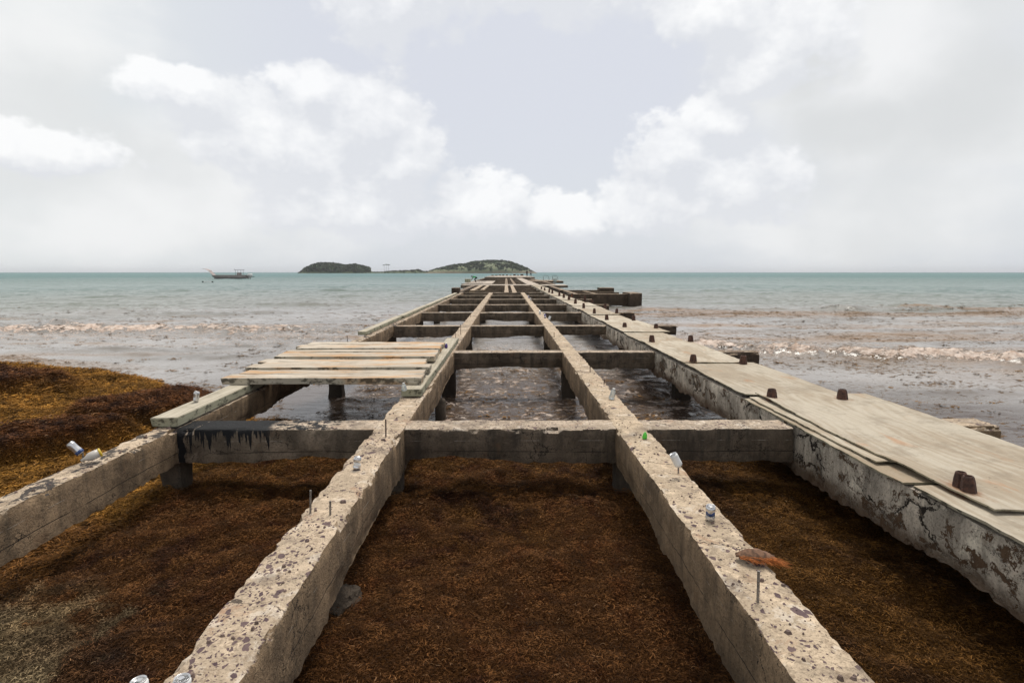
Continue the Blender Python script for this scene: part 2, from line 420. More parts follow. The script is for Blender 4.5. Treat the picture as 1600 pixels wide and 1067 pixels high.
M['white'] = simple('white_paint', (.78, .78, .76), .4, 0, .12, 20)
M['blue'] = simple('blue_print', (.03, .07, .22), .35, .2, .3, 30)
M['greenp'] = simple('green_plastic', (.10, .62, .06), .3, 0, .2, 20)
M['yellow'] = simple('yellow_plastic', (.62, .43, .03), .4, 0, .1, 20)
M['cloudy'] = simple('cloudy_plastic', (.68, .64, .58), .35, 0, .15, 20, Transmission_Weight=.25)
M['clear'] = simple('clear_plastic', (.75, .80, .80), .15, 0, .1, 20, Transmission_Weight=.6)
M['purple'] = simple('purple_plastic', (.10, .06, .28), .4, 0, .3, 20)
M['husk'] = simple('coconut_husk', (.20, .105, .06), .9, 0, .6, 40, .004)
M['fibre'] = simple('orange_fibre', (.48, .15, .03), .9, 0, .5, 60)

# ------------------------------------------------------------------ the drifts of seaweed (beach)
WZ = -.93
SX = np.array([-60, -15, -9, -6.2, -4.6, -3.5, -1, 3, 5, 12, 60.]); SY = np.array([18.5, 17.0, 14.7, 12.1, 10.6, 9.7, 8.9, 8.7, 6.3, 4.6, 3.])
def shore(x): return np.interp(x, SX, SY)+.35*fbm(x*.9, x*0, seed=3)
def ell(x, y, cx, cy, rx, ry, a=0):
    ca, sa = math.cos(a), math.sin(a); u = (x-cx)*ca+(y-cy)*sa; v = -(x-cx)*sa+(y-cy)*ca
    return 1-np.sqrt((u/rx)**2+(v/ry)**2)
def mounds(x, y):
    w1 = .5*fbm(x*.6, y*.6, seed=21); w2 = .18*fbm(x*2, y*2, seed=22)
    m1 = ell(x, y, -11.2, 11.6, 3.1, 1.25, -.12)
    m2 = np.maximum(ell(x, y, -5.6, 9.35, 1.75, 1.2, .5), ell(x, y, -6.4, 7.2, 1.9, .62, .75))
    m3 = ell(x, y, -7.2, 5.4, 1.5, .5, .3)
    return sst(np.maximum(np.maximum(m1, m2), m3*.8)+w1*.25+w2*.4-.05, 0, .30)
def gh(x, y):
    base = np.where(x < -3.5, -.80, -.68)
    base = -.68-.12*sst(-x, 3.3, 4.2)
    base = base+.10*sst(-x, 1.2, 3.0)*sst(y, 4.5, 2.5)*sst(-x, 4.5, 3.5)
    h = base+.33*mounds(x, y)*sst(-x, 3.4, 4.4)
    h = h+.07*fbm(x*.9, y*.9, seed=5)+.05*fbm(x*2.6, y*2.6, seed=6, oct=3)+.038*np.abs(fbm(x*7, y*7, seed=8, oct=3))
    t = shore(x)-y
    k = sst(t, -.5, 1.6)
    return (-1.25)*(1-k)+h*k
def gcol(x, y):
    n = fbm(x*1.1, y*1.1, seed=31); n2 = fbm(x*4, y*4, seed=32); n3 = fbm(x*.5, y*.5, seed=34)
    gold = np.array([.205, .098, .018]); brown = np.array([.080, .031, .010]); dark = np.array([.030, .014, .009])
    red = np.array([.088, .042, .015]); grey = np.array([.055, .043, .035]); sand = np.array([.27, .235, .15]); ochre = np.array([.105, .054, .014])
    def mx(c, d, k): return c*(1-k[..., None])+d*k[..., None]
    z = np.zeros(x.shape)
    inner = mx(np.zeros(x.shape+(3,))+red, ochre, sst(n+.4*(y-5.2), -.4, 1.0)*.8)
    inner = mx(inner, brown, sst(n2, .0, .6)*.7); inner = mx(inner, dark, sst(n3*.6+n2*.6+n*.4, .2, .6)*.7)
    rgt = mx(np.zeros(x.shape+(3,))+ochre*.9, dark, sst(n+n2*.5, .0, .6)*.55)
    inner = mx(inner, rgt, sst(x, 1.1, 1.5))
    lf = sst(-x, 1.4, 2.4)*sst(y+n*.6, 4.3, 2.6)
    inner = mx(inner, grey, lf*sst(n2*.5+n+.3, .1, .9)*.6)
    inner = mx(inner, sand, lf*sst(ell(x, y, -3.05, 3.0, .75, 1.5, .1)+.6*n2+.3*n, .25, .45)*.85)
    outer = mx(np.zeros(x.shape+(3,))+gold, gold*.62, sst(n+n2*.5, -.1, .6))
    outer = mx(outer, mx(brown*1.05+z[..., None], dark, sst(n2+.3*n, -.1, .5)), mounds(x, y))
    outer = mx(outer, brown, sst(y+n, 5.6, 4.2)*.7)
    return mx(inner*np.array([1.10, .98, .85]), outer*1.12, sst(-x, 3.25, 3.6))
def weed_material(name, sc):
    m, g = mat(name)
    c = g.attr('tint', 'Color'); P = g.pos()
    n = g.noise(P, sc, 5, .75); n2 = g.noise(P, sc*.25, 4, .6)
    c = g.mix(g.map(n, .40, .62), g.mix(1, c, (.35, .32, .3), 'MULTIPLY'), g.mix(1, c, (1.4, 1.4, 1.4), 'MULTIPLY'))
    g.bsdf(c, .9, g.bump(g.m('ADD', n, n2), .05, 1), Specular_IOR_Level=.05); return m
def strand_material():
    m, g = mat('seaweed_strands'); g.bsdf(g.attr('tint', 'Color'), .8, Specular_IOR_Level=.12); return m
xs = np.concatenate([np.arange(-45, -14, .4), np.arange(-14, -4, .07), np.arange(-4, 5.5, .035), np.arange(5.5, 12, .3)])
ys = np.concatenate([np.arange(-14, 1.4, .3), np.arange(1.4, 11, .035), np.arange(11, 22, .1)])
X, Y = np.meshgrid(xs, ys); H = gh(X, Y)
nx, ny = len(xs), len(ys)
ii = np.arange((ny-1)*nx).reshape(ny-1, nx)[:, :-1].ravel()
o = mesh('beach', np.stack([X, Y, H], -1).reshape(-1, 3), np.stack([ii, ii+1, ii+1+nx, ii+nx], 1), weed_material('seaweed_mat', 70), smooth=True, cols=gcol(X, Y).reshape(-1, 3)*.8)
tag(o, kind='structure')
def strands(n, xr, yr, L, Wd, lift, seed, cm=1.0, pale=.02):
    r = np.random.default_rng(seed)
    x = r.uniform(*xr, n); y = r.uniform(*yr, n)
    keep = (shore(x)-y > -.15); x, y = x[keep], y[keep]; n = len(x)
    h = gh(x, y)
    tuft = fbm(x*6, y*6, seed=41, oct=2)
    a = r.uniform(0, 2*np.pi, n)+tuft*2; k = 4
    ln = r.uniform(.5, 1.4, n)*L; cv = r.normal(0, 1.1, n); w = r.uniform(.5, 1.3, n)*Wd
    tilt = np.abs(r.normal(0, .35, n)); base = h+r.uniform(-.01, lift, n)*(1+tuft)
    pts = []; px, py, pz = x.copy(), y.copy(), base.copy()
    for i in range(k):
        pts.append((px.copy(), py.copy(), pz.copy(), a.copy()))
        px = px+np.cos(a)*ln/(k-1); py = py+np.sin(a)*ln/(k-1)
        pz = pz+ln/(k-1)*(tilt*(1-i*.9)); a = a+cv*.5+r.normal(0, .35, n)
    V = np.zeros((n, k*2, 3)); roll = r.uniform(-1, 1, n)
    for i, (qx, qy, qz, qa) in enumerate(pts):
        ww = w*(1 if i < k-1 else .3)/2
        ox, oy, oz = -np.sin(qa)*ww*np.cos(roll), np.cos(qa)*ww*np.cos(roll), np.sin(roll)*ww
        V[:, 2*i] = np.stack([qx-ox, qy-oy, qz-oz], 1); V[:, 2*i+1] = np.stack([qx+ox, qy+oy, qz+oz], 1)
    b = (np.arange(n)*k*2)[:, None]
    F = np.concatenate([b+np.array([[2*i, 2*i+1, 2*i+3, 2*i+2]]) for i in range(k-1)], 0)
    c = gcol(x, y)*(r.uniform(.45, 1.7, n)*np.clip(1+1.1*tuft, .35, 1.6))[:, None]*cm
    pl = r.uniform(0, 1, n) < pale; c[pl] = c[pl]*1.0+np.array([.14, .09, .05])
    return V.reshape(-1, 3), F, np.repeat(c, k*2, 0)
SM = strand_material()
parts = [strands(340000, (-4.2, 5.2), (1.4, 6.2), .027, .0029, .030, 1),
         strands(100000, (-5.5, 5.2), (5.0, 9.8), .045, .0050, .035, 2),
         strands(130000, (-9.5, -3.4), (3.5, 13.5), .062, .0075, .040, 3, 1.1),
         strands(60000, (-17, -8.5), (8, 18.5), .10, .012, .045, 4, 1.1)]
off = 0; VV, FF, CC = [], [], []
for v, f, c in parts: VV.append(v); FF.append(f+off); CC.append(c); off += len(v)
o = mesh('seaweed', np.concatenate(VV), np.concatenate(FF), SM, cols=np.concatenate(CC))
tag(o, 'tangled golden and dark brown seaweed heaped on the shore under the pier', 'seaweed', kind='stuff')

# ------------------------------------------------------------------ the sea
rad = np.concatenate([np.geomspace(5.5, 120, 560), np.geomspace(121.5, 8500, 200)])
ang = np.linspace(R(-62), R(62), 1000)
A_, R_ = np.meshgrid(ang, rad); X = R_*np.sin(A_); Y = R_*np.cos(A_)
far = sst(R_, 60, 260)
w = .07*fbm(X/7, Y/2.0, seed=51, oct=3)+.065*fbm(X/1.3, Y/.6, seed=53, oct=3)*(1-sst(R_, 50, 170))*sst(R_, 12, 22)+.014*fbm(X/1.3, Y/.6, seed=53, oct=3)*(1-sst(R_, 12, 22))+.010*fbm(X/.35, Y/.2, seed=57, oct=2)*(1-sst(R_, 12, 30))
w = w+far*.16*fbm(X/25, Y/9, seed=58, oct=3)*(1-sst(R_, 1500, 5000))+sst(R_, 35, 90)*(1-sst(R_, 300, 800))*.15*fbm(X/6, Y/2.6, seed=59, oct=3)
def crest(yc, width, x0, x1, amp, soft=4):
    env = sst(X, x0-soft, x0+soft)*(1-sst(X, x1-soft, x1+soft))
    d = Y-yc-.9*fbm(X*.3, X*0+yc, seed=61)-.30*fbm(X*1.3, Y*.5, seed=62)
    env = env*np.clip(.75+.9*fbm(X*.22+yc, X*0, seed=64), .35 if x0 > 0 else .85, 1)
    prof = np.where(d < 0, np.exp(-(d/(width*.45))**2), np.exp(-(d/width)**2))
    return env*amp*prof, env, d
foam = np.zeros(X.shape); weed = np.zeros(X.shape)
# breaking wave to the right
c_, e_, d_ = crest(18.3-(X-7.9)*.42, 1.0, 5.5, 40, .26, 1.5)
w += c_; foam = np.maximum(foam, e_*np.exp(-((d_+.25)/.42)**2)); foam = np.maximum(foam, e_*.42*sst(d_, -.4, .2)*(1-sst(d_, 1.5, 5)))
w += e_*np.exp(-((d_+.2)/.5)**2)*.09*np.abs(fbm(X*2.6, Y*2.6, seed=65, oct=3))
# breaking wave to the left
c_, e_, d_ = crest(24.5+(X+14)*.02, 1.3, -48, -6.5, .26, 4)
w += c_; foam = np.maximum(foam, e_*np.exp(-((d_+.35)/.75)**2)*.98); foam = np.maximum(foam, e_*.40*sst(d_, -.4, .2)*(1-sst(d_, 1, 4)))
w += e_*np.exp(-((d_+.4)/.8)**2)*.10*np.abs(fbm(X*2.2, Y*2.2, seed=66, oct=3))
c_, e_, d_ = crest(21.8+(X+14)*.03, .5, -32, -15, .07, 2); w += c_; foam = np.maximum(foam, e_*.7*np.exp(-((d_+.1)/.25)**2))
# foam and chop beside the pier, left
chop = np.exp(-((X+7.5)/4.5)**2-((Y-22.5)/3.2)**2); w += chop*.10*fbm(X*1.5, Y*1.8, seed=67, oct=3); foam = np.maximum(foam, chop*.55)
# small curling crest
foam = np.maximum(foam, (1-sst(X, -8, -4))*np.exp(-((Y-24.2)/2.6)**2)*(.42+.25*fbm(X*.3, Y*.6, seed=68)))
q = np.exp(-((X+20.3)/1.2)**2)*np.exp(-((Y-26.2)/.55)**2); w += .38*q
foam = np.maximum(foam, np.exp(-((X+19.0)/1.6)**2)*np.exp(-((Y-26)/.5)**2)*.8)
# unbroken swells
for yc, x0, x1, am, wd in ((38, 7, 30, .42, 1.8), (41, 26, 45, .36, 1.8), (35, -30, -12, .20, 1.4), (44, -40, -8, .22, 1.8), (29, -38, -22, .22, 1.0), (58, -50, 60, .22, 2.2),
                           (75, -80, 90, .22, 2.6), (11.8, 9, 14.5, .09, .5), (13.3, 6, 22, .05, .6), (19.5, -28, -8, .06, .7), (16.6, -20, -5, .045, .6), (31, 10, 50, .12, 1.2)):
    c_, e_, d_ = crest(yc, wd, x0, x1, am, 3); w += c_*np.clip(.35+1.3*fbm(X*.16+yc, Y*.1, seed=70), 0, 1.3)
# foam veins in the bays
bay = sst(X, -3.5, -3.0)*(1-sst(X, 4, 5))*(1-sst(Y, 16, 22)); foam = np.maximum(foam, .50*bay)
foam = np.maximum(foam, .52*np.exp(-((X-.3)/1.6)**2-((Y-17)/1.6)**2)); foam = np.maximum(foam, .5*np.exp(-((X-2.6)/1.0)**2-((Y-16.5)/1.6)**2))
w += bay*.05*fbm(X*1.6, Y*1.6, seed=72, oct=3)
# floating weed rafts
weed = np.maximum(weed, sst(X, 3, 6)*np.exp(-((Y-34)/5.0)**2)*(.95+.4*fbm(X*.12, Y*.5, seed=77))); weed = np.maximum(weed, sst(X, 2, 5)*(1-sst(Y, 26, 40))*.72)
weed = np.maximum(weed, (1-sst(X, -5, -3))*(1-sst(Y, 28, 48))*.55); weed = np.maximum(weed, sst(X, 18, 30)*np.exp(-((Y-38)/5)**2)*.9)
weed = np.maximum(weed, bay*.8)
weed = np.maximum(weed, np.exp(-((X+9)/7)**2-((Y-22.3)/.9)**2)*.6)
weed = np.maximum(weed, (1-sst(Y-shore(X), .1, 1.0))*.85)
Z = WZ+w*(1-.8*(1-sst(Y-shore(X), .2, 2.0)))
nA, nR = len(ang), len(rad)
ii = np.arange((nR-1)*nA).reshape(nR-1, nA)[:, :-1].ravel()
m, g = mat('sea_water')
P = g.pos(); x, y, z = g.sep(P)
fo = g.attr('foam'); we = g.attr('weed'); R1 = g.vm('LENGTH', P)
tn = g.m('ADD', R1, g.m('MULTIPLY', g.m('SUBTRACT', g.noise(g.scale(P, (.02, .06, 0)), 1, 4), .5), 36))
near = g.mix(g.map(g.noise(g.scale(P, (.12, .4, .4)), 1, 5, .6), .35, .65), (.20, .18, .16), (.33, .31, .295))
near = g.mix(g.map(R1, 17, 12), near, (.075, .052, .038))
c = g.mix(g.map(tn, 28, 56), near, (.155, .16, .125))
c = g.mix(g.map(tn, 42, 110), c, (.095, .155, .135))
c = g.mix(g.map(R1, 100, 500), c, (.04, .135, .13))
tb = g.noise(g.scale(P, (.10, .5, 1)), 1.0, 4, .6)
c = g.mix(g.m('MULTIPLY', g.map(g.m('ADD', we, g.m('MULTIPLY', g.m('SUBTRACT', tb, .5), 1.6)), .55, .95), g.map(R1, 14, 24, 0, .85)), c, (.24, .135, .055))
wn = g.noise(g.scale(P, (1, 1.5, 1)), 8.0, 5, .62); wn2 = g.noise(g.scale(P, (.25, .7, 1)), 1, 5, .6)
thr = g.m('SUBTRACT', .76, g.m('ADD', g.m('MULTIPLY', we, .24), g.m('MULTIPLY', g.m('SUBTRACT', wn2, .5), .55)))
wm = g.map(g.m('SUBTRACT', wn, thr), 0, .03)
wm = g.m('MULTIPLY', wm, g.map(we, .02, .12))
c = g.mix(g.m('MULTIPLY', wm, .9), c, g.mix(g.noise(P, 9, 3), (.055, .030, .016), (.19, .11, .045)))
f1 = g.noise(g.scale(P, (1, 1.5, 2)), 3.2, 8, .74, .8)
ft = g.m('SUBTRACT', .80, g.m('MULTIPLY', fo, .44))
fm = g.map(g.m('SUBTRACT', f1, ft), 0, .07)
vn = g.m('ABSOLUTE', g.m('SUBTRACT', g.noise(g.scale(P, (1, 1.3, 1)), 1.5, 5, .62, 1.6), .5))
vein = g.m('MULTIPLY', g.map(vn, .040, .008), g.map(g.noise(P, 3.3, 3), .47, .6))
fm = g.m('MAXIMUM', fm, g.m('MULTIPLY', vein, g.map(fo, .08, .28)))
fm = g.m('MULTIPLY', fm, g.map(fo, .03, .15))
fcol = g.mix(g.map(g.noise(P, 6, 5, .7), .3, .7), (.40, .28, .21), (.74, .63, .55))
c = g.mix(fm, c, fcol)
rg = g.m('ADD', .20, g.m('MULTIPLY', g.m('MAXIMUM', fm, wm), .6))
rg = g.m('ADD', rg, g.m('MULTIPLY', g.map(R1, 30, 400), .12))
nf = g.m('MULTIPLY', g.noise(g.scale(P, (.05, .22, 1)), 1.0, 6, .7), g.map(R1, 40, 200, 0, 9))
ns = g.m('ADD', g.noise(g.scale(P, (.6, 1.5, 1)), 2.2, 6, .62), g.m('MULTIPLY', g.noise(g.scale(P, (.10, .38, 1)), 1.0, 4, .6), 2.2))
ns = g.m('ADD', ns, nf)
b1 = g.bump(ns, .10, g.map(R1, 15, 120, .28, .9))
b2 = g.bump(g.m('ADD', g.m('MULTIPLY', fm, .6), g.m('MULTIPLY', wm, .4)), .05, .8, b1)
g.bsdf(c, rg, b2, IOR=1.33, Specular_IOR_Level=g.map(R1, 40, 200, .5, .16))
o = mesh('sea', np.stack([X, Y, Z], -1).reshape(-1, 3), np.stack([ii, ii+nA, ii+nA+1, ii+1], 1), m, smooth=True, attrs={'foam': foam, 'weed': weed})
tag(o, kind='structure')
# loose scraps of seaweed riding on the water
r = np.random.default_rng(91)
cl = fbm(X*.35, Y*.9, seed=92, oct=4); cl2 = fbm(X*1.7, Y*2.5, seed=94, oct=3)
pw = weed*R_**2*(Y < 50)*(Y > shore(X)-.2)*sst(cl*.8+cl2*.6, .05, .45)*(R_ < 70)
pw += np.where(pw > 0, 0, 0); idx = r.choice(pw.size, 3600, p=(pw/pw.sum()).ravel())
bx, by, bz = X.ravel()[idx], Y.ravel()[idx], Z.ravel()[idx]
bx = bx+r.normal(0, .006, 3600)*np.hypot(bx, by); kk = 7
sz = r.uniform(.014, .040, (3600, kk))*np.clip(1+np.hypot(bx, by)/60, 1, 2)[:, None]
cx_ = bx[:, None]+r.normal(0, .07, (3600, kk)); cy_ = by[:, None]+r.normal(0, .05, (3600, kk)); cz_ = bz[:, None]+r.uniform(.004, .02, (3600, kk))
th = r.uniform(0, 6.28, (3600, kk)); V = []
for da, ml in ((0, 1.5), (1.3, .5), (3.1, 1.2), (4.5, .6)):
    V.append(np.stack([cx_+np.cos(th+da)*sz*ml, cy_+np.sin(th+da)*sz*ml, cz_+r.uniform(-.004, .012, cx_.shape)], -1))
V = np.stack(V, 2).reshape(-1, 3)
cc_ = np.array([.13, .070, .025])*r.uniform(.4, 1.7, (3600, 1)); cc_ = np.repeat(cc_, kk*4, 0)
tag(mesh('floating_seaweed', V, np.arange(len(V)).reshape(-1, 4), SM, cols=cc_), 'brown scraps of seaweed floating on the water either side of the pier', 'seaweed', kind='stuff')
del X, Y, Z, w, foam, weed, A_, R_

# ------------------------------------------------------------------ the pier
pier = empty('ruined_pier', (0, 0, WZ))
tag(pier, 'long ruined concrete pier skeleton of beams and cross beams running out to sea', 'pier')
bpy.context.view_layer.update()
def part(o, lab=None):
    o.parent = pier; o.matrix_parent_inverse = Matrix.Translation((0, 0, -WZ))
    if lab: o['label'] = lab
    return o
def sweep(name, m, axis, a0, a1, c0, c1, z0, z1, step=.08, cs=.05, chip=1.0, under=.08, seed=0, lab=None, topf=None):
    # a rectangular concrete member with worn arrises, pitted top and a broken underside
    if callable(step):
        aa = [a0]
        while aa[-1] < a1-1e-6: aa.append(min(a1, aa[-1]+step(aa[-1])))
        aa = np.array(aa)
    else: aa = np.linspace(a0, a1, max(2, int(round((a1-a0)/step))+1))
    n1, n2 = max(3, int((c1-c0)/cs)), max(3, int((z1-z0)/cs))
    t1, t2 = np.linspace(0, 1, n1+1), np.linspace(0, 1, n2+1)
    e = .012
    def soft(t, L): t = t.copy(); return t
    q1, q2 = .014/(c1-c0), .014/(z1-z0)
    t1 = np.sort(np.concatenate([t1, [q1, 1-q1]])); t2 = np.sort(np.concatenate([t2, [q2, 1-q2]])); n1 += 2; n2 += 2
    cc = np.concatenate([t1[:-1], np.ones(n2), t1[::-1][:-1], np.zeros(n2)])
    zz = np.concatenate([np.ones(n1), t2[::-1][:-1], np.zeros(n1), t2[:-1]])
    k = len(cc)
    Ag, Cg = np.meshgrid(aa, cc, indexing='ij'); _, Zg = np.meshgrid(aa, zz, indexing='ij')
    Cv = c0+Cg*(c1-c0); Zv = z0+Zg*(z1-z0)
    xx, yy = (Ag, Cv) if axis == 'y' else (Cv, Ag)
    dc = np.minimum(Cv-c0, c1-Cv); dt = z1-Zv; db = Zv-z0
    cx_, cz_ = (c0+c1)/2, (z0+z1)/2
    n_mid = fbm(xx*2.2+seed, yy*2.2, Zv*2.2, oct=4, seed=seed+80)
    n_hi = fbm(xx*9, yy*9, Zv*9, oct=3, seed=seed+85)
    ed = np.exp(-(dc/.022)**2)*np.exp(-(dt/.022)**2)
    n_vh = fbm(xx*22, yy*22, Zv*22, oct=2, seed=seed+99)
    ch = ed*chip*(.005+.055*np.clip(fbm(xx*3.5, yy*3.5, Zv*2, oct=3, seed=seed+90)-.25, 0, 1)+.022*np.clip(n_hi, 0, 1)+.014*np.clip(n_vh, 0, 1))
    inw = .004*n_mid+.004*n_hi+.003*n_vh
    sgn = np.sign(Cv-cx_)
    isside = (dc < 1e-6)
    Cn = Cv-sgn*ch-np.where(isside, sgn*inw, 0)
    istop = dt < 1e-6
    Zn = Zv-ch*.8+np.where(istop, .004*n_mid+.004*n_hi+.003*n_vh, 0)
    lowf = sst(-Zv, -(z0+(z1-z0)*.55), -z0)
    bt = np.clip(.25+1.1*fbm(Ag*.6+seed*3.1, Ag*0+.5, oct=3, seed=seed+95), 0, 1.2)+.18*n_hi+.15*n_vh
    Zn = Zn+lowf*under*bt
    Cn = Cn-sgn*lowf*isside*under*.45*np.clip(bt, 0, 1.2)
    if axis == 'y': Pp = np.stack([Cn, Ag, Zn], -1)
    else: Pp = np.stack([Ag, Cn, Zn], -1)
    na = len(aa); V = Pp.reshape(-1, 3)
    F = []
    i = np.arange(na-1)[:, None]*k; j = np.arange(k)[None, :]; j2 = (j+1) % k
    F = np.stack([i+j, i+j2, i+k+j2, i+k+j], -1).reshape(-1, 4)
    caps = [tuple(range(k)), tuple(range((na-1)*k+k-1, (na-1)*k-1, -1))]
    Fl = [tuple(q) for q in F.tolist()]+caps
    bm = bmesh.new()
    vs = [bm.verts.new(v) for v in V.tolist()]
    for f in Fl:
        try: bm.faces.new([vs[q] for q in f])
        except ValueError: pass
    bmesh.ops.recalc_face_normals(bm, faces=bm.faces)
    big = [f for f in bm.faces if len(f.verts) > 4]
    bmesh.ops.triangulate(bm, faces=big)
    me = bpy.data.meshes.new(name); bm.to_mesh(me); bm.free()
    me.materials.append(m); ob = bpy.data.objects.new(name, me); COL.objects.link(ob)
    smooth_angle(ob, 32)
    return part(ob, lab)
def pile(x0, y0, w_, zt, mm='pile'):
    zs = np.linspace(zt, -1.9, 20); t = np.linspace(0, 1, 7)[:-1]
    ring = [(a, 0) for a in t]+[(1, a) for a in t]+[(1-a, 1) for a in t]+[(0, 1-a) for a in t]
    V = np.array([(x0+a*w_, y0+b*w_, z) for z in zs for a, b in ring])
    n = fbm(V[:, 0]*5, V[:, 1]*5, V[:, 2]*4, oct=4, seed=int(abs(x0)*10+y0)); d = V[:, :2]-[x0+w_/2, y0+w_/2]
    V[:, :2] -= d*(.10+.13*n)[:, None]*1.2
    m_ = len(ring); F = [(i*m_+j, i*m_+(j+1) % m_, (i+1)*m_+(j+1) % m_, (i+1)*m_+j) for i in range(len(zs)-1) for j in range(m_)]+[tuple(range(m_))]
    return part(smooth_angle(mesh('pile', V, F, M[mm]), 40))
def K(k): return 5.63+5.58*(k-1)             # front face of the k-th cross beam
stp = lambda a: .04 if a < 6 else (.07 if a < 12 else (.15 if a < 24 else .4))
sweep('long_beam', M['conc'], 'y', -1.5, 44.6, -3.53, -3.29, -.36, 0, stp, .04, seed=1, lab='leftmost long beam, splashed with black near a scorched cross beam')
sweep('long_beam', M['conc'], 'y', -1.5, 44.6, -1.33, -1.02, -.42, 0, stp, .04, seed=2, lab='long beam left of centre, its top studded with dark purple stones')
sweep('long_beam', M['conc2'], 'y', -1.5, 44.6, 1.098, 1.41, -.42, 0, stp, .04, seed=3, lab='long beam right of centre with cans standing on its top')
sweep('walkway_girder', M['walk'], 'y', .8, 69, 2.93, 3.95, -.47, -.004, stp, .06, chip=.6, under=.14, seed=4, lab='wide cracked and spalled girder under the plywood walkway')
for k in range(1, 13):
    y0 = K(k); st_ = .06 if k == 1 else (.1 if k < 4 else .25); cs = .05 if k < 3 else .08
    t = .38 if k == 1 else .33; mm = M['cross']; zb = -.35
    if k == 1:
        sweep('cross_beam', M['tar'], 'x', -3.30, -1.29, y0, y0+t, zb, -.008, st_, cs, seed=10, lab='scorched cross beam with black drips down its face')
        sweep('cross_beam', mm, 'x', -1.05, 1.13, y0, y0+t, zb-.01, -.008, st_, cs, seed=11, chip=1.5)
        sweep('cross_beam', mm, 'x', 1.37, 2.90, y0, y0+t, zb, -.012, st_, cs, seed=12)
        sweep('cross_beam', M['conc'], 'x', 3.97, 5.10, y0+.1, y0+.5, -.40, -.03, .05, .04, chip=4, seed=13, lab='broken rocky beam end past the walkway')
    elif k < 9:
        sweep('cross_beam', mm, 'x', -3.31, -1.29, y0, y0+t, zb, -.012, st_, cs, seed=20+k)
        sweep('cross_beam', mm, 'x', -1.04, 1.12, y0, y0+t, zb-.02, -.012, st_, cs, seed=30+k)
        sweep('cross_beam', mm, 'x', 1.38, 2.95, y0, y0+t, zb, -.012, st_, cs, seed=40+k)
        if k < 7: sweep('cross_beam', M['far'], 'x', 3.97, 5.0, y0, y0+t, zb, -.01, .1, .06, chip=2, seed=50+k)
    else:
        sweep('cross_beam', M['far'], 'x', -3.6, 2.95, y0, y0+t, zb-.1, -.03, .4, .15, seed=20+k)
    if k < 10:
        for X0, w_ in ((-3.55, .30), (-1.30, .30), (1.10, .30), (3.35, .34)):
            pile(X0+(.03 if k == 1 and X0 < -3 else 0), y0+.02, w_-(.06 if k == 1 else 0), -.30, 'cross' if k == 1 else 'pile')
part(MB().lathe([(.09, -1.5), (.095, -.62), (.07, -.58), (0, -.575)], 14, Matrix.Translation((-1.12, 9.6, 0))).build('pile_stub', M['slab'], None, True))
# section farther out: middle beams closer together
for x0, x1, y0, y1, z0, z1, mm in (
        (-.16, .20, 45, 74, -.4, .0, 'conc'), (.48, .84, 45, 74, -.4, .0, 'conc'), (-3.2, -2.75, 50, 69, -.4, -.01, 'conc'), (-2.35, -2.0, 52, 69, -.4, -.01, 'conc'),
        (-4.15, -3.62, 44.8, 69, -.9, .0, 'far'), (4.9, 5.35, 41.7, 69, -.5, -.03, 'far'), (6.6, 6.95, 42, 50.5, -.4, -.06, 'far')):
    sweep('long_beam', M[mm], 'y', y0, y1, x0, x1, z0, z1, .35, .12, seed=int(x0*7)+60)
sweep('pier_block', M['far'], 'x', -4.25, -3.65, 44.9, 46.2, -1.6, .34, .12, .12, chip=2, seed=71)
sweep('cross_beam', M['far'], 'x', 4.4, 9.2, 41.2, 41.75, -.85, .0, .12, .1, chip=1.5, seed=72, lab='deep beam of the side landing')
sweep('end_block', M['far'], 'x', 8.7, 9.55, 40.5, 43.2, -1.0, .08, .1, .1, chip=3, seed=73, lab='square blackened block at the end of the side landing')
sweep('cross_beam', M['far'], 'x', 4.5, 9.3, 50.2, 50.7, -.4, .0, .25, .12, seed=74)
sweep('cross_beam', M['far'], 'x', 5.0, 9.0, 46.0, 46.4, -.4, -.04, .25, .12, seed=75)
sweep('end_block', M['far'], 'x', 8.1, 9.35, 50.0, 51.4, -.5, .20, .2, .12, chip=2, seed=76)
for x0, y0 in ((8.9, 41.3), (6.2, 41.4), (8.9, 50.4), (6.2, 50.4), (4.95, 60), (-4.1, 52), (-4.1, 60)):
    part(MB().box(x0, x0+.4, y0, y0+.4, -1.9, -.35, .03).build('pile', M['pile']))
sweep('deck_slab', M['slab'], 'x', -5.4, 3.4, 68.6, 73.5, -.40, .02, .3, .2, seed=77, lab='pale slab crossing the pier farther out')
sweep('deck_slab', M['slab'], 'x', 4.2, 7.1, 66.5, 72, -.25, .04, .3, .2, seed=78)
sweep('deck_slab', M['slab'], 'y', 76, 102, -5.9, -1.9, -.35, .03, .5, .3, seed=79, lab='pale slab on the left farther out')
for x0, x1, y0, y1, z1 in ((-.2, .25, 74, 150, .0), (.9, 1.3, 74, 150, .0), (-5.9, -5.4, 102, 150, .02), (6.0, 6.5, 76, 150, .02)):
    sweep('long_beam', M['far'], 'y', y0, y1, x0, x1, -.6, z1, .8, .2, seed=int(y0)+int(x0))
for i, y0 in enumerate((79, 86, 93, 101, 110, 119, 129, 140)):
    sweep('cross_beam', M['far'], 'x', -5.8, 6.6, y0, y0+.6, -.5, .02, .5, .2, seed=100+i)
    for x0 in (-5.6, -.2, 6.1): part(MB().box(x0, x0+.45, y0, y0+.45, -2, -.45, .03).build('pile', M['pile']))
sweep('deck_slab', M['slab'], 'y', 69.2, 150, 2.6, 4.1, -.25, .05, .6, .25, seed=120, lab='narrow pale strip continuing the walkway')
sweep('deck_slab', M['far'], 'x', 4.2, 9.6, 97, 111, -.3, .06, .4, .3, seed=121, lab='slab beside the hand rail far out on the right')
sweep('deck_slab', M['slab'], 'x', -5.6, 7.4, 150, 205, -.4, .30, .6, .5, seed=122, lab='raised slab at the far end of the pier')
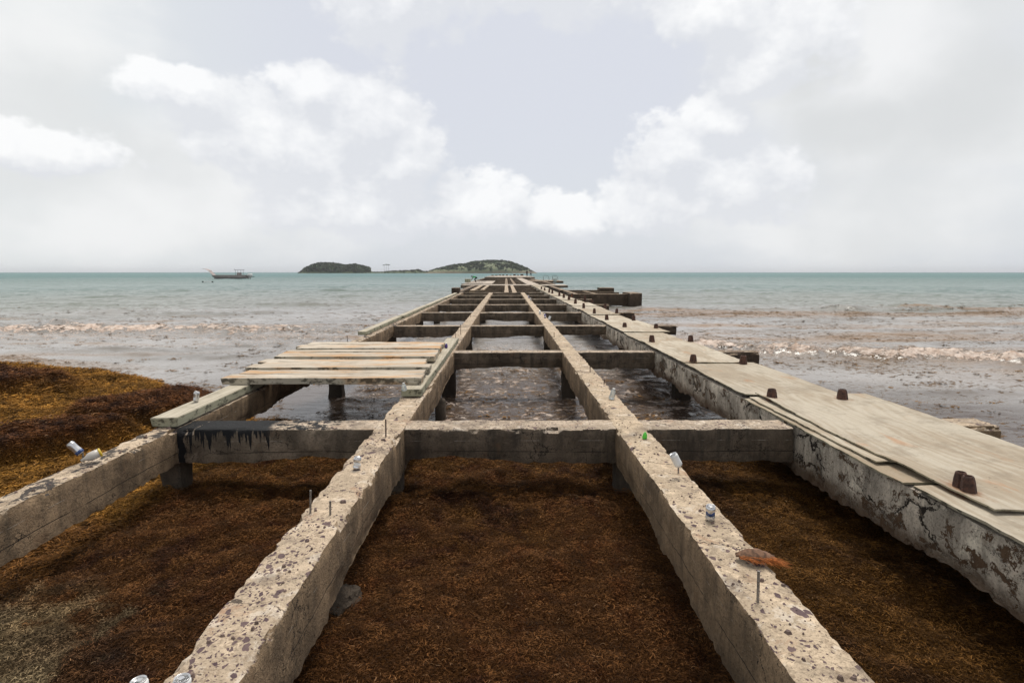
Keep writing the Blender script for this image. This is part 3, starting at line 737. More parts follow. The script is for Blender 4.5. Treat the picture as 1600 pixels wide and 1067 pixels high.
for i, xx in enumerate(np.linspace(-5.2, 5.0, 9)):
    sweep('kerb_block', M['far'], 'x', xx, xx+random.uniform(.7, 1.15), 202, 204, .28, .30+random.uniform(.25, .55), .2, .2, chip=2, seed=130+i)

STUMPS = []
# steel stumps that stand up through the walkway
for px, py, hh in ((1500, 761, .13), (1513, 768, .13), (1316, 623, .11), (1206, 622, .11), (1161, 566, .11), (1083, 564.5, .11), (1079, 533, .12), (1018.6, 533.5, .13), (1025, 511.7, .10), (976, 510, .10),
                   (990, 500, .14), (948, 499, .15), (963.5, 489, .15), (928.6, 489, .16), (945.5, 480.6, .16), (912, 480.6, .18), (925, 473, .15), (899, 474, .2), (914, 468, .2), (889, 468, .2),
                   (894, 464, .2), (881, 465, .22), (874, 462, .22), (863, 458, .22), (858, 456.5, .22), (851, 453.5, .2), (846, 451.5, .2)):
    p = at(px, py, .075); a = random.uniform(0, 1); STUMPS.append((p.x, p.y)); hh *= 1.08; r = (.048 if p.y < 4.5 else .062) if p.y < 25 else .075; hh *= (.82 if p.y < 4.5 else 1)
    mb = MB().lathe([(r*1.05, -.08), (r*1.02, 0), (r*.88, hh*.6), (r*.74, hh-.01), (r*.62, hh), (r*.5, hh), (r*.46, hh-.03), (0, hh-.03)], 8, Matrix.Translation((p.x, p.y, .07)) @ Matrix.Rotation(a, 4, 'Z') @ Matrix.Rotation(R(random.uniform(-5, 5)), 4, 'X'))
    part(mb.build('rusty_stump', M['rust']))
# threaded rods left standing in the beams
for px, py, pt, z0, mm in ((603, 683, 653, 0, 'rodr'), (485, 802, 762, 0, 'rod'), (516, 805, 780, 0, 'rod'), (1184, 941, 884, 0, 'rod'), (720, 524, 506, 0, 'rodr'), (712, 530, 517, 0, 'rodr'),
                           (543, 533, 524, 0, 'rodr'), (922, 581, 572, 0, 'rodr'), (944, 600, 591, 0, 'rodr'), (1060, 739, 722, 0, 'rod'), (131, 722, 704, 0, 'rod'), (735, 496, 489, 0, 'rodr'), (866, 527, 519, 0, 'rodr')):
    p = at(px, py, z0); h = max(.05, (py-pt)*p.y/900*.98)
    mb = MB(); n = max(4, int(h/.006)) if p.y < 8 else 3
    pr = [(.0075 if (i % 2) else .0062, -.03+(h+.03)*i/n) for i in range(n+1)]+[(0, h)]
    mb.lathe(pr, 8, Matrix.Translation(p) @ Matrix.Rotation(R(random.uniform(-3, 3)), 4, 'Y'))
    part(mb.build('threaded_rod', M[mm]))

# ------------------------------------------------------------------ timbers and planks
def plank(name, m, x0, x1, y0, y1, z0, z1, axis='x', sag=.0, seed=0, rz=0, tilt=0):
    mb = MB(); b = .006
    nn = 24 if (x1-x0 if axis == 'x' else y1-y0) > 1 else 8
    bm = bmesh.new(); bmesh.ops.create_cube(bm, size=1)
    sx, sy, sz = x1-x0, y1-y0, z1-z0
    for v in bm.verts: v.co = Vector((v.co.x*sx, v.co.y*sy, v.co.z*sz))
    bmesh.ops.bevel(bm, geom=bm.edges[:], offset=b, segments=2, affect='EDGES')
    ax = 0 if axis == 'x' else 1; L = (sx, sy)[ax]
    for i in range(1, nn):
        co = Vector((0, 0, 0)); co[ax] = -L/2+L*i/nn; no = Vector((0, 0, 0)); no[ax] = 1
        bmesh.ops.bisect_plane(bm, geom=bm.verts[:]+bm.edges[:]+bm.faces[:], plane_co=co, plane_no=no)
    P_ = np.array([v.co[:] for v in bm.verts])
    n1 = fbm(P_[:, 0]*2+seed, P_[:, 1]*2, P_[:, 2]*5, oct=3, seed=seed); n2 = fbm(P_[:, 0]*14, P_[:, 1]*14+seed, P_[:, 2]*14, oct=2, seed=seed+3)
    for v, a, c in zip(bm.verts, n1, n2):
        t = v.co[ax]/L
        v.co.z += sag*(1-4*t*t)*-1+.006*a; v.co[1-ax] += .010*a+.003*c
        if abs(t) > .485: v.co[ax] += .018*c*L/abs(L)
    me = bpy.data.meshes.new(name); bm.to_mesh(me); bm.free(); me.materials.append(m)
    o = bpy.data.objects.new(name, me); COL.objects.link(o); smooth_angle(o, 35)
    o.location = ((x0+x1)/2, (y0+y1)/2, (z0+z1)/2); o.rotation_euler = (0 if axis == 'x' else tilt, tilt if axis == 'x' else 0, rz)
    return o
tag(plank('timber', M['timber'], -3.57, -3.31, 5.66, 8.6, .012, .105, 'y', seed=1, rz=R(.6)), 'pale green timber carrying a silver can, its dark end over the scorched corner', 'timber')
tag(plank('timber', M['timber'], -3.56, -3.31, 8.62, 11.6, .012, .105, 'y', seed=2), 'timber hidden under the left ends of the loose planks', 'timber')
tag(plank('timber', M['timber'], -1.31, -1.06, 7.05, 12.7, .012, .105, 'y', seed=3), 'pale timber under the right ends of the loose planks, white bottle on its near end', 'timber')
for i, (a, b, lab) in enumerate(((14.1, 19.2, 'thin timber on the left beam just past the planks, near end cut square'), (19.3, 25.5, 'second thin timber along the left beam beyond the planks'),
                                 (25.6, 33, 'third thin timber along the left beam, farther out'), (33.1, 41, 'farthest thin timber lying along the left beam'))):
    tag(plank('timber', M['timber'], -3.66, -3.46, a, b, .012, .10, 'y', seed=10+i, rz=R(.3)), lab, 'timber', 'thin timbers along the left beam')
zt = .105
for i, (y0, y1, x0, x1, lab) in enumerate((
        (7.34, 7.65, -3.68, -1.10, 'nearest loose plank, pale with black rot along its front edge'),
        (7.67, 7.99, -3.60, -1.13, 'loose plank right behind the nearest one, its left end set back'),
        (8.07, 8.38, -3.69, -1.10, 'third loose plank from the near edge of the row, orange stained'),
        (8.40, 8.70, -3.62, -1.22, 'fourth loose plank from the near edge of the row'),
        (8.72, 9.03, -3.80, -1.25, 'fifth loose plank from the near edge, sticking out to the left'),
        (9.10, 9.41, -3.70, -1.15, 'sixth loose plank, in the middle of the row'),
        (9.43, 9.74, -3.78, -1.16, 'fifth loose plank counted from the far edge of the row'),
        (9.77, 10.08, -3.80, -1.18, 'fourth loose plank counted from the far edge of the row'),
        (10.14, 10.45, -3.72, -1.18, 'third farthest loose plank of the row'),
        (10.48, 10.80, -3.85, -1.22, 'second farthest loose plank, light tan'),
        (10.87, 11.20, -3.80, -1.20, 'farthest loose plank of the row, nearly white'))):
    zt = .105+(0, .004, .020, .006, .0, .024, .008, .002, .018, .004, .0)[i]
    tag(plank('loose_plank', M['plank'], x0, x1, y0, y1, zt+.004, zt+.088, 'x', sag=random.uniform(-.008, .008), seed=30+i, rz=R(random.uniform(-.7, .7))), lab, 'plank', 'loose planks laid between two long beams')

# plywood sheets on the walkway
ORD = ['first', 'second', 'third', 'fourth', 'fifth', 'sixth', 'seventh', 'eighth', 'ninth', 'tenth', 'eleventh', 'twelfth', 'thirteenth', 'fourteenth', 'fifteenth', 'sixteenth', 'seventeenth', 'eighteenth', 'nineteenth', 'twentieth']
def sheet(x0, x1, y0, y1, z0, th, seed, m, curl=0, ragged=.03, corner=None):
    nx_, ny_ = max(8, int((x1-x0)/.06)), max(8, int((y1-y0)/.06)) if y0 < 14 else 12
    u, v = np.meshgrid(np.linspace(0, 1, nx_), np.linspace(0, 1, ny_))
    Xs = x0+u*(x1-x0); Ys = y0+v*(y1-y0)
    wob = fbm(Xs*.8+seed, Ys*.5, seed=seed, oct=2)
    e = .35*fbm(Xs*7, Ys*7, seed=seed+1, oct=3)
    Xs = Xs+(u-.5)*2*ragged*np.clip(np.abs(u-.5)*4-1, 0, 1)*(e+.7*fbm(Ys*.7, Ys*0, seed=seed+7))
    Ys = Ys+(v-.5)*2*ragged*np.clip(np.abs(v-.5)*4-1, 0, 1)*e
    Zs = z0+.010*wob+curl*np.exp(-((u)/.12)**2)*np.clip(fbm(Ys*.9, Ys*0, seed=seed+4)+.35, 0, 1)+.008*np.exp(-((v)/.05)**2)
    top = np.stack([Xs, Ys, Zs+th], -1).reshape(-1, 3); bot = np.stack([Xs, Ys, Zs], -1).reshape(-1, 3)
    n = nx_*ny_; F = []
    for j in range(ny_-1):
        for i in range(nx_-1):
            a = j*nx_+i; F.append((a, a+1, a+1+nx_, a+nx_)); F.append((n+a, n+a+nx_, n+a+1+nx_, n+a+1))
    per = [i for i in range(nx_)]+[j*nx_+nx_-1 for j in range(1, ny_)]+[(ny_-1)*nx_+i for i in range(nx_-2, -1, -1)]+[j*nx_ for j in range(ny_-2, 0, -1)]
    for a, b in zip(per, per[1:]+per[:1]): F.append((b, a, n+a, n+b))
    ru = np.zeros(n)
    for sx_, sy_ in STUMPS: ru = np.maximum(ru, np.exp(-np.hypot((top[:, 0]-sx_), (top[:, 1]-sy_)*.75)/.14)*.85)
    o = mesh('plywood_sheet', np.concatenate([top, bot]), F, m, attrs={'rust': np.concatenate([ru, ru])}); smooth_angle(o, 40); return o
GR = 'plywood sheets along the walkway'
tag(sheet(2.90, 4.36, 1.2, 3.93, .028, .018, 201, M['ply'], .0), 'nearest plywood sheet, greenish white, running off the right of the photo', 'plywood', GR)
tag(sheet(3.05, 4.42, 3.42, 6.92, .056, .012, 202, M['ply'], .032), 'long wavy plywood sheet with a lifted dark left edge past the twin stumps', 'plywood', GR)
tag(sheet(2.90, 4.16, 4.02, 6.86, .008, .014, 203, M['ply2'], .0), 'split plywood sheet showing only as a strip under the long wavy sheet', 'plywood', GR)
tag(sheet(2.945, 4.20, 4.42, 6.84, .030, .012, 204, M['ply'], .006), 'middle plywood layer between the split sheet and the long wavy one', 'plywood', GR)
tag(sheet(2.94, 4.18, 6.93, 9.55, .030, .014, 205, M['ply'], .02), 'plywood sheet between the two nearest pairs of single stumps, rust stained', 'plywood', GR)
tag(sheet(2.93, 4.02, 9.40, 12.45, .050, .013, 206, M['ply'], .02), 'plywood sheet lapping over the rust stained one', 'plywood', GR)
y = 12.3; i = 0
bounds = [12.3, 14.4, 17.9, 20.4, 23.4, 25.5, 28.6, 31.0, 34.2, 36.8, 40, 43, 46.5, 50, 54, 58, 62, 66, 69]
for i, (a, b) in enumerate(zip(bounds, bounds[1:])):
    lab = '%s plywood sheet out to sea beyond the lapped one on the walkway' % ORD[i]
    tag(sheet(2.93+random.uniform(-.03, .05), 3.98+random.uniform(-.12, .16), a, b+.1, .028+.018*(i % 2), .013, 210+i, M['ply'] if i % 3 else M['ply2'], .01, .07), lab, 'plywood', GR)

# ------------------------------------------------------------------ litter
def can(name, loc, rot, bands, label, cat, crush=.12, group=None, h=.108, r=.031, mbody='alu'):
    e = empty(name, loc, rot=rot); tag(e, label, cat, group)
    def wf(v):
        t = v.z/h; k = 1-crush*math.exp(-((t-.5)/.22)**2)*(.6+.5*math.sin(3*math.atan2(v.y, v.x)+1))
        return Vector((v.x*k+crush*.012*math.sin(t*6), v.y*k, v.z*(1-crush*.25)))
    zs = [0, .004, .012]+[.012+(h-.026)*i/9 for i in range(1, 10)]+[h-.006]
    rs = [r*.74, r*.82, r]+[r]*9+[r*.84]
    MB().lathe(list(zip(rs, zs)), 20).warp(wf).build('body', M[mbody], e, True)
    lid = MB().lathe([(r*.84, h-.006), (r*.86, h), (r*.80, h), (r*.76, h-.006), (0, h-.006)], 20).warp(wf).build('lid', M['alu'], e, True)
    MB().box(-.009, .009, -.004, .014, h-.005, h-.003).warp(wf).build('pull_tab', M['alu'], lid)
    for z0, z1, mm in bands:
        MB().lathe([(r*1.012, z0), (r*1.012, (z0+z1)/2), (r*1.012, z1)], 20).warp(wf).build('print_band', M[mm], e, True)
    return e
p = at(1109, 813); can('drink_can', p+Vector((0, 0, .006)), (R(3), R(-5), 1), [(.035, .06, 'blue')], 'dented silver can standing upright on the right beam', 'can', .4)
p = at(1061, 728, .09); can('drink_can', p, (R(-8), R(-26), .2), [], 'white can stuck aslant on a rod of the right beam', 'can', .05, mbody='white')
p = at(127, 714, .05); can('drink_can', p+Vector((0, 0, .03)), (R(8), R(-38), 0), [(.004, .03, 'blue')], 'silver can with a blue foot tipped over a rod on the left beam', 'can', h=.125)
p = at(306, 628, .106); can('drink_can', p+Vector((0, 0, .004)), (R(-2), R(9), 0), [], 'plain silver can leaning on the pale timber', 'can', h=.118)
p = at(556, 733); can('drink_can', p+Vector((0, 0, .006)), (R(5), R(14), .5), [(.03, .06, 'white')], 'badly crushed silver and white can on the left centre beam', 'can', .5, mbody='alu')
p = at(219, 1057, .12); p.z = .004; can('drink_can', p, (0, R(-4), 0), [(.02, .08, 'white')], 'leftmost of two cans cut off by the bottom edge', 'can', mbody='white')
p = at(281, 1054, .12); p.z = .004; can('drink_can', p, (R(2), R(3), 1), [(.02, .08, 'white')], 'right one of two cans at the bottom edge', 'can', mbody='white')
def bottle(name, loc, rot, mm, capm, label, s=1.0, h=.17, cat='bottle'):
    e = empty(name, loc, rot=rot); tag(e, label, cat)
    pr = [(.020, 0), (.032, .004), (.034, .02), (.032, h*.45), (.034, h*.62), (.024, h*.8), (.013, h*.9), (.013, h*.96)]
    f = lambda v: Vector((v.x*(1+.12*math.sin(v.z*60)), v.y*.92, v.z))*s
    MB().lathe(pr, 16).warp(f).build('body', M[mm], e, True)
    if capm: MB().lathe([(.016, h*.93), (.016, h), (.006, h*1.005), (0, h*1.005)], 14).warp(lambda v: v*s).build('cap', M[capm], e, True)
    return e
p = at(134, 719, .03)
e = empty('plastic_jug', p+Vector((-.02, .02, .005)), rot=(R(14), R(70), R(50))); tag(e, 'cloudy plastic bottle with yellow base lying behind the blue footed can', 'bottle')
MB().lathe([(.01, -.03), (.014, 0), (.034, .03), (.036, .05), (.036, .105)], 18).build('body', M['cloudy'], e, True)
MB().lathe([(.0365, .103), (.0372, .108), (.036, .116), (.02, .117), (0, .117)], 18).build('base', M['yellow'], e, True)
bottle('plastic_bottle', at(955, 624)+Vector((0, 0, .004)), (R(5), R(12), 0), 'clear', 'white', 'clear crumpled bottle standing on the right centre beam in the second bay', 1, .14)
bottle('plastic_bottle', at(632, 611, .106)+Vector((0, 0, .004)), (0, R(-6), 0), 'clear', 'white', 'small whitish bottle on the near end of the timber under the planks', .9, .11)
bottle('plastic_bottle', at(1007, 686)+Vector((0, 0, .004)), (R(6), R(4), 0), 'greenp', None, 'tiny bright green bottle scrap on the right beam where the first cross beam joins', .62, .11)
bottle('plastic_bottle', at(697, 544, .106)+Vector((0, 0, .004)), (R(4), R(5), 0), 'purple', 'white', 'small purple bottle at the far right end of the planks', .85, .11)
for i, (px, py, mm, lab) in enumerate(((829, 470, 'alu', 'silver can farthest out on the right centre beam'), (826, 466, 'purple', 'purple can in the farthest clump on the right centre beam'),
                                       (844, 491, 'white', 'white crushed can halfway along the right centre beam'), (852, 497, 'purple', 'purple can just nearer than the white crushed one'), (858, 500, 'white', 'pale can nearest in the clump halfway along the right centre beam'))):
    can('drink_can', at(px, py)+Vector((0, 0, .004)), (R(random.uniform(-12, 12)), R(random.uniform(-15, 15)), i), [(.03, .08, 'white')], lab, 'can', .3, mbody=mm, h=.16 if i < 2 else .14, r=.04)
# coconut husk
e = empty('coconut_husk', at(1180, 872, .02)); e.rotation_euler = (0, 0, R(-12)); tag(e, 'piece of grey coconut husk with orange fibres beside the tallest rod', 'coconut husk')
mb = MB(); V = []; F = []; n1, n2 = 16, 8
for i in range(n1+1):
    for j in range(n2+1):
        a, b = i/n1, j/n2; x_ = (a-.5)*.20; wd = .058*math.sin(math.pi*min(max(a, .04), .96))**.6
        V.append((x_, (b-.5)*2*wd, .016+.034*math.sin(math.pi*a)*(1-((b-.5)*2)**2)+.004*math.sin(a*23+b*11)))
k_ = len(V); V += [(v[0], v[1], v[2]-.010) for v in V]
for i in range(n1):
    for j in range(n2):
        a = i*(n2+1)+j; F += [(a, a+n2+1, a+n2+2, a+1), (k_+a, k_+a+1, k_+a+n2+2, k_+a+n2+1)]
per = [j for j in range(n2+1)]+[i*(n2+1)+n2 for i in range(1, n1+1)]+[n1*(n2+1)+j for j in range(n2-1, -1, -1)]+[i*(n2+1) for i in range(n1-1, 0, -1)]
for a, b in zip(per, per[1:]+per[:1]): F.append((a, b, k_+b, k_+a))
mb.add(V, F).build('shell', M['husk'], e, True)
mb = MB()
for i in range(150):
    a = random.uniform(-.09, .10); s0 = Vector((a, -.045+random.uniform(0, .03), .004+random.uniform(0, .022)))
    d = Vector((random.uniform(.02, .09), -random.uniform(.015, .055), random.uniform(-.012, .004))); q = Vector((random.uniform(-.01, .01), random.uniform(-.01, .01), random.uniform(0, .010)))
    mb.tube([s0, s0+d*.5+q, s0+d], [.0013, .0011, .0005], 3)
mb.build('fibres', M['fibre'], e)
# chips of stone and mortar lying on the near beams
r = np.random.default_rng(5); mb = MB()
for i in range(230):
    bx0, bx1 = [(-3.50, -3.32), (-1.30, -1.05), (1.13, 1.38)][int(r.integers(0, 3))]
    cxx, cyy = r.uniform(bx0, bx1), 2.0+7*r.uniform(0, 1)**1.3
    sz = r.uniform(.004, .013)*(2.0 if r.uniform() < .06 else 1); k_ = 5; a0 = r.uniform(0, 6)
    ring = [(cxx+math.cos(a0+j*1.2566)*sz*r.uniform(.7, 1.3), cyy+math.sin(a0+j*1.2566)*sz*r.uniform(.7, 1.3)) for j in range(k_)]
    hh = sz*r.uniform(.4, .9)
    mb.add([(a, b, -.002) for a, b in ring]+[(cxx+(a-cxx)*.6, cyy+(b-cyy)*.6, .003+hh) for a, b in ring], [tuple(range(k_, 2*k_))]+[(j, (j+1) % k_, k_+(j+1) % k_, k_+j) for j in range(k_)])
tag(mb.build('stone_chips', simple('stone_chip', (.22, .155, .13), .95, 0, .6, 18)), 'small chips of stone and mortar strewn along the beam tops', 'stone chips', kind='stuff')
# lump of rubble by the left centre beam, and one flat stone
def rock(name, loc, s, seed, m, label, cat='rock'):
    bm = bmesh.new(); bmesh.ops.create_icosphere(bm, subdivisions=4, radius=1)
    P_ = np.array([v.co[:] for v in bm.verts]); n = fbm(P_[:, 0]*1.3, P_[:, 1]*1.3, P_[:, 2]*1.3, oct=5, seed=seed)
    q = np.round(P_*2.2)/2.2
    for v, a, c in zip(bm.verts, n, q):
        v.co = (v.co*.7+Vector(c)*.3)*(1+.25*a); v.co = Vector((v.co.x*s[0], v.co.y*s[1], v.co.z*s[2]))
    me = bpy.data.meshes.new(name); bm.to_mesh(me); bm.free(); me.materials.append(m)
    o = bpy.data.objects.new(name, me); COL.objects.link(o); o.location = loc; smooth_angle(o, 30); tag(o, label, cat); return o
rock('concrete_rubble', (-1.12, 3.70, -.69), (.11, .17, .11), 5, M['cross'], 'jagged lump of rubble half under the left centre beam in the seaweed')

HAZE = .00009
hm = bpy.data.materials.new('haze_air'); hm.use_nodes = True; g = G(hm.node_tree)
v_ = g.n('ShaderNodeVolumePrincipled'); v_.inputs['Density'].default_value = HAZE; g.put(v_.inputs['Color'], (.93, .95, 1.0))
g.t.links.new(v_.outputs[0], g.n('ShaderNodeOutputMaterial').inputs['Volume'])
tag(MB().box(-9000, 9000, -400, 9000, -4, 45).build('haze', hm), kind='stuff')
# ------------------------------------------------------------------ island, palms, boat, people
def isl_h(x, y, prof, yc, ry):
    t = np.clip(1-((y-yc)/ry)**2, 0, 1)
    return prof*t**.55
def island(name, d, lst, ry, label, bush_h, dens, seed, bare=0, cat=None):
    s = d/900.0
    px = np.array([q[0] for q in lst]); py = np.array([q[1] for q in lst])
    xx = (px-791)*s; zz = np.maximum((425.3-py)*s+CAMZ, WZ)
    xs = np.linspace(xx[0], xx[-1], 260); ys = np.linspace(d-ry, d+ry, 60)
    X, Y = np.meshgrid(xs, ys)
    pr = np.interp(X, xx, zz)-WZ
    H = WZ-1+(pr+.8)*np.clip(1-((Y-d)/ry)**2, 0, 1)**.5*(1+.05*fbm(X/22, Y/22, seed=seed))
    n = len(xs); ii = np.arange((len(ys)-1)*n).reshape(-1, n)[:, :-1].ravel()
    m, g = mat(name+'_ground'); P = g.pos()
    nn = g.noise(g.scale(P, (.02, .02, .05)), 1, 6, .65)
    c = g.mix(g.map(nn, .42, .58), (.105, .135, .075), (.17, .19, .105))
    if bare:
        zz_ = g.sep(P)[2]; low = g.map(g.m('ADD', zz_, g.m('MULTIPLY', g.noise(g.scale(P, (.03, .03, .03)), 1, 4), 8)), 9.5, 3)
        c = g.mix(g.m('MULTIPLY', low, .75), c, (.22, .145, .10))
    c = g.mix(g.m('MULTIPLY', g.map(g.noise(g.scale(P, (.15, .15, .15)), 1, 3), .5, .65), .5), c, (.07, .09, .05))
    g.bsdf(c, .9, g.bump(g.noise(P, .3, 4), .8, 1))
    o = mesh(name, np.stack([X, Y, H], -1).reshape(-1, 3), np.stack([ii, ii+1, ii+1+n, ii+n], 1), m, smooth=True)
    tag(o, kind='structure')
    r = np.random.default_rng(seed); N = dens
    bx = r.uniform(xx[0]+2, xx[-1]-2, N); by = r.uniform(d-ry*.97, d+ry*.2, N)
    hb = WZ-1+(np.interp(bx, xx, zz)-WZ+.8)*np.clip(1-((by-d)/ry)**2, 0, 1)**.5
    ok = hb > WZ+.5; bx, by, hb = bx[ok], by[ok], hb[ok]; N = len(bx)
    sz = r.uniform(.35, 1.6, N)**1.3*bush_h*np.where(fbm(bx/30, by/30, seed=seed+1) > -.05 if bare else np.ones(N, bool), 1, .45)
    sz = sz*np.clip((hb-WZ)/9, .3, 1); nl = 26
    u = r.normal(size=(N, nl, 3)); u /= np.linalg.norm(u, axis=2)[..., None]; u[..., 2] = np.abs(u[..., 2])*.9
    rr = r.uniform(.55, 1.05, (N, nl, 1)); C = np.stack([bx, by, hb], 1)[:, None, :]+u*rr*sz[:, None, None]*np.array([1.1, 1.1, .8])
    t1 = r.normal(size=(N, nl, 3)); t1 /= np.linalg.norm(t1, axis=2)[..., None]; t2 = np.cross(t1, r.normal(size=(N, nl, 3))); t2 /= np.linalg.norm(t2, axis=2)[..., None]
    q = (sz*.42)[:, None, None]
    V = np.stack([C-t1*q-t2*q, C+t1*q-t2*q, C+t1*q+t2*q, C-t1*q+t2*q], 2).reshape(-1, 3)
    F = np.arange(len(V)).reshape(-1, 4)
    gcols = np.array([.075, .095, .052])*r.uniform(.55, 1.5, (N, 1))*(np.array([[1, 1, 1]])+r.normal(0, .08, (N, 3)))
    cols = np.repeat(gcols, nl*4, 0)
    m2, g2 = mat(name+'_leaves'); g2.bsdf(g2.attr('tint', 'Color'), .8)
    o = mesh('woodland', V, F, m2, cols=cols); tag(o, label, cat, kind='stuff')
island('dark_wooded_islet', 1300, [(480, 426.9), (486, 422), (495, 418.5), (503, 415), (512, 414.5), (520, 415), (530, 416), (540, 418), (550, 417.5), (560, 417), (570, 419.5), (577, 422), (581, 426.9)], 55,
       'dense dark green trees covering the small islet left of the hill', 4.0, 1500, 3, 0, 'woodland')
island('low_island_strip', 1300, [(578, 426.9), (585, 425), (600, 424.8), (618, 423.5), (640, 423.2), (655, 422.2), (662, 424), (680, 424.5), (690, 426.9)], 25,
       'low line of shrubs on the thin strip between islet and hill', 2.2, 600, 4, 0, 'shrubs')
island('grassy_hill', 1300, [(668, 426.9), (676, 423), (690, 420), (700, 417), (715, 414.5), (730, 413), (742, 409.5), (752, 408.5), (765, 408.6), (780, 408), (795, 410), (808, 414), (820, 418.5), (828, 422), (838, 426.9)], 90,
       'scattered bushes on the pale green hill beyond the pier', 2.0, 1900, 5, 1, 'bushes')
def palm(px, top, label, lean):
    d = 1290; s = d/900; x = (px-791)*s; h = (425.3-top)*s+2
    e = empty('palm_tree', (x, d-20, WZ+.3)); tag(e, label, 'palm tree', 'three tall palms on the low strip')
    m, g = mat('palm_bark') if 'palm_bark' not in bpy.data.materials else (bpy.data.materials['palm_bark'], None)
    if g: g.bsdf((.12, .10, .08), .9)
    m2, g2 = mat('palm_leaf') if 'palm_leaf' not in bpy.data.materials else (bpy.data.materials['palm_leaf'], None)
    if g2: g2.bsdf((.035, .055, .02), .8)
    MB().tube([(0, 0, 0), (lean*.3, 0, h*.4), (lean*.7, 0, h*.75), (lean, 0, h)], [.25, .2, .17, .15], 8).build('trunk', m, e, True)
    mb = MB()
    for i in range(18):
        a = i*2*math.pi/18+random.uniform(-.1, .1); L = random.uniform(2.8, 3.8); up = random.uniform(.2, 1.0)
        pts = []
        for j in range(7):
            t = j/6; pts.append(Vector((lean+math.cos(a)*L*t, math.sin(a)*L*t, h+up*2*t-2.6*t*t)))
        w_ = Vector((-math.sin(a), math.cos(a), 0))
        for j in range(6):
            p, q = pts[j], pts[j+1]; wd = .95*math.sin(math.pi*(j+.6)/7)
            for sgn in (-1, 1):
                dn = Vector((0, 0, -wd*.5)); mb.add([p, p+(q-p)*.6, p+(q-p)*.75+w_*sgn*wd+dn, p+(q-p)*.4+w_*sgn*wd+dn], [(0, 1, 2, 3)])
    mb.build('crown', m2, e)
palm(605.5, 414, 'left palm of three tall palms standing on the low island strip', -.6)
palm(608.5, 413.2, 'middle palm of three tall palms on the low strip', .3)
palm(611.5, 413.5, 'right palm of three tall palms on the low strip', .8)

# landing craft
M['hull'] = simple('grey_hull_paint', (.36, .31, .29), .5, .1, .35, .6)
M['hulld'] = simple('dark_waterline_paint', (.03, .03, .03), .5, 0, .3, 1)
M['ramp'] = simple('pinkish_grey_paint', (.40, .33, .31), .6, 0, .3, 1)
M['black'] = simple('black_rubber', (.02, .02, .022), .6, 0, .3, 4)
p = at(336, 435.5, WZ); dB = p.y; sB = dB/900
e = empty('landing_craft', (p.x, p.y, WZ), rot=(0, 0, R(3))); tag(e, 'low grey landing craft with raised bow ramp anchored left of the islands', 'boat')
L = 52*sB
def hullf():
    V = []; n = 14
    for i in range(n+1):
        t = i/n; x_ = t*L*.97; bw = 1.9*(.9+.1*min(1, t*6)); zk = -.35+.75*max(0, 1-t*7)**1.5; zd = 1.05+.35*max(0, 1-t*5)
        V += [(x_-(.6 if i == 0 else 0), -bw, zd), (x_, -bw*.95, zk+.25), (x_+.1, -bw*.5, zk), (x_+.1, bw*.5, zk), (x_, bw*.95, zk+.25), (x_-(.6 if i == 0 else 0), bw, zd), (x_, bw-.12, zd), (x_, bw-.14, .5), (x_, -bw+.14, .5), (x_, -bw+.12, zd)]
    F = [(i*10+k, i*10+(k+1) % 10, (i+1)*10+(k+1) % 10, (i+1)*10+k) for i in range(n) for k in range(10)]
    F += [tuple(range(10)), tuple(n*10+k for k in range(9, -1, -1))]
    return MB().add(V, F)
hullf().build('hull', M['hull'], e)
MB().box(.5, L*.96, -1.95, -1.91, .0, .32).build('waterline_stripe', M['hulld'], e)
rm = MB()
pts = [(0, 1.2), (-1.2, 2.3), (-2.0, 3.3), (-3.4, 3.9), (-4.2, 3.95)]
for (xa, za), (xb, zb) in zip(pts, pts[1:]):
    rm.add([(xa, -1.5, za), (xb, -1.5, zb), (xb, 1.5, zb), (xa, 1.5, za), (xa+.18, -1.5, za-.14), (xb+.1, -1.5, zb-.14), (xb+.1, 1.5, zb-.14), (xa+.18, 1.5, za-.14)], [(0, 1, 2, 3), (4, 7, 6, 5), (0, 4, 5, 1), (2, 6, 7, 3), (1, 5, 6, 2), (0, 3, 7, 4)])
rm.warp(lambda v: v*.95+Vector((.1, 0, 0))).build('bow_ramp', M['ramp'], e)
MB().box(.2, L*.9, -1.96, -1.88, 1.05, 1.4, .02).box(.2, L*.9, 1.88, 1.96, 1.05, 1.4, .02).build('bulwark', M['ramp'], e)
cx0 = 34*sB
MB().box(cx0, cx0+1.4, -.55, .55, .5, 2.3, .05).build('console', M['hull'], e)
mb = MB()
for a, b in ((-.3, -1.1), (-.3, 1.1), (1.7, -1.1), (1.7, 1.1)): mb.tube([(cx0+a, b, 1.0), (cx0+a+.1, b, 3.25)], .05, 6)
mb.tube([(cx0-1.0, 0, 3.3), (cx0-1.0, 0, 3.9)], .03, 5)
mb.build('canopy_post', M['black'], e)
MB().box(cx0-.7, cx0+2.3, -1.3, 1.3, 3.22, 3.34, .04).build('canopy', M['black'], e)
for yy in (-.6, .6):
    MB().box(L*.97, L*.97+1.3, yy-.38, yy+.38, .9, 1.9, .2).box(L*.97+.3, L*.97+.8, yy-.15, yy+.15, -.6, .95, .04).build('outboard_motor', M['white'], e, True)
MB().box(L*.8, L*.97+.1, -1.9, 1.9, .45, 1.3, .05).build('stern_deck', M['hull'], e)
sb = MB().tube([(L*.95, -2.2, 1.0), (L*.95+3.4, -2.2, .7)], [.2, .08], 8).build('boarding_pole', M['black'], e)
p = at(345, 425.3-3)
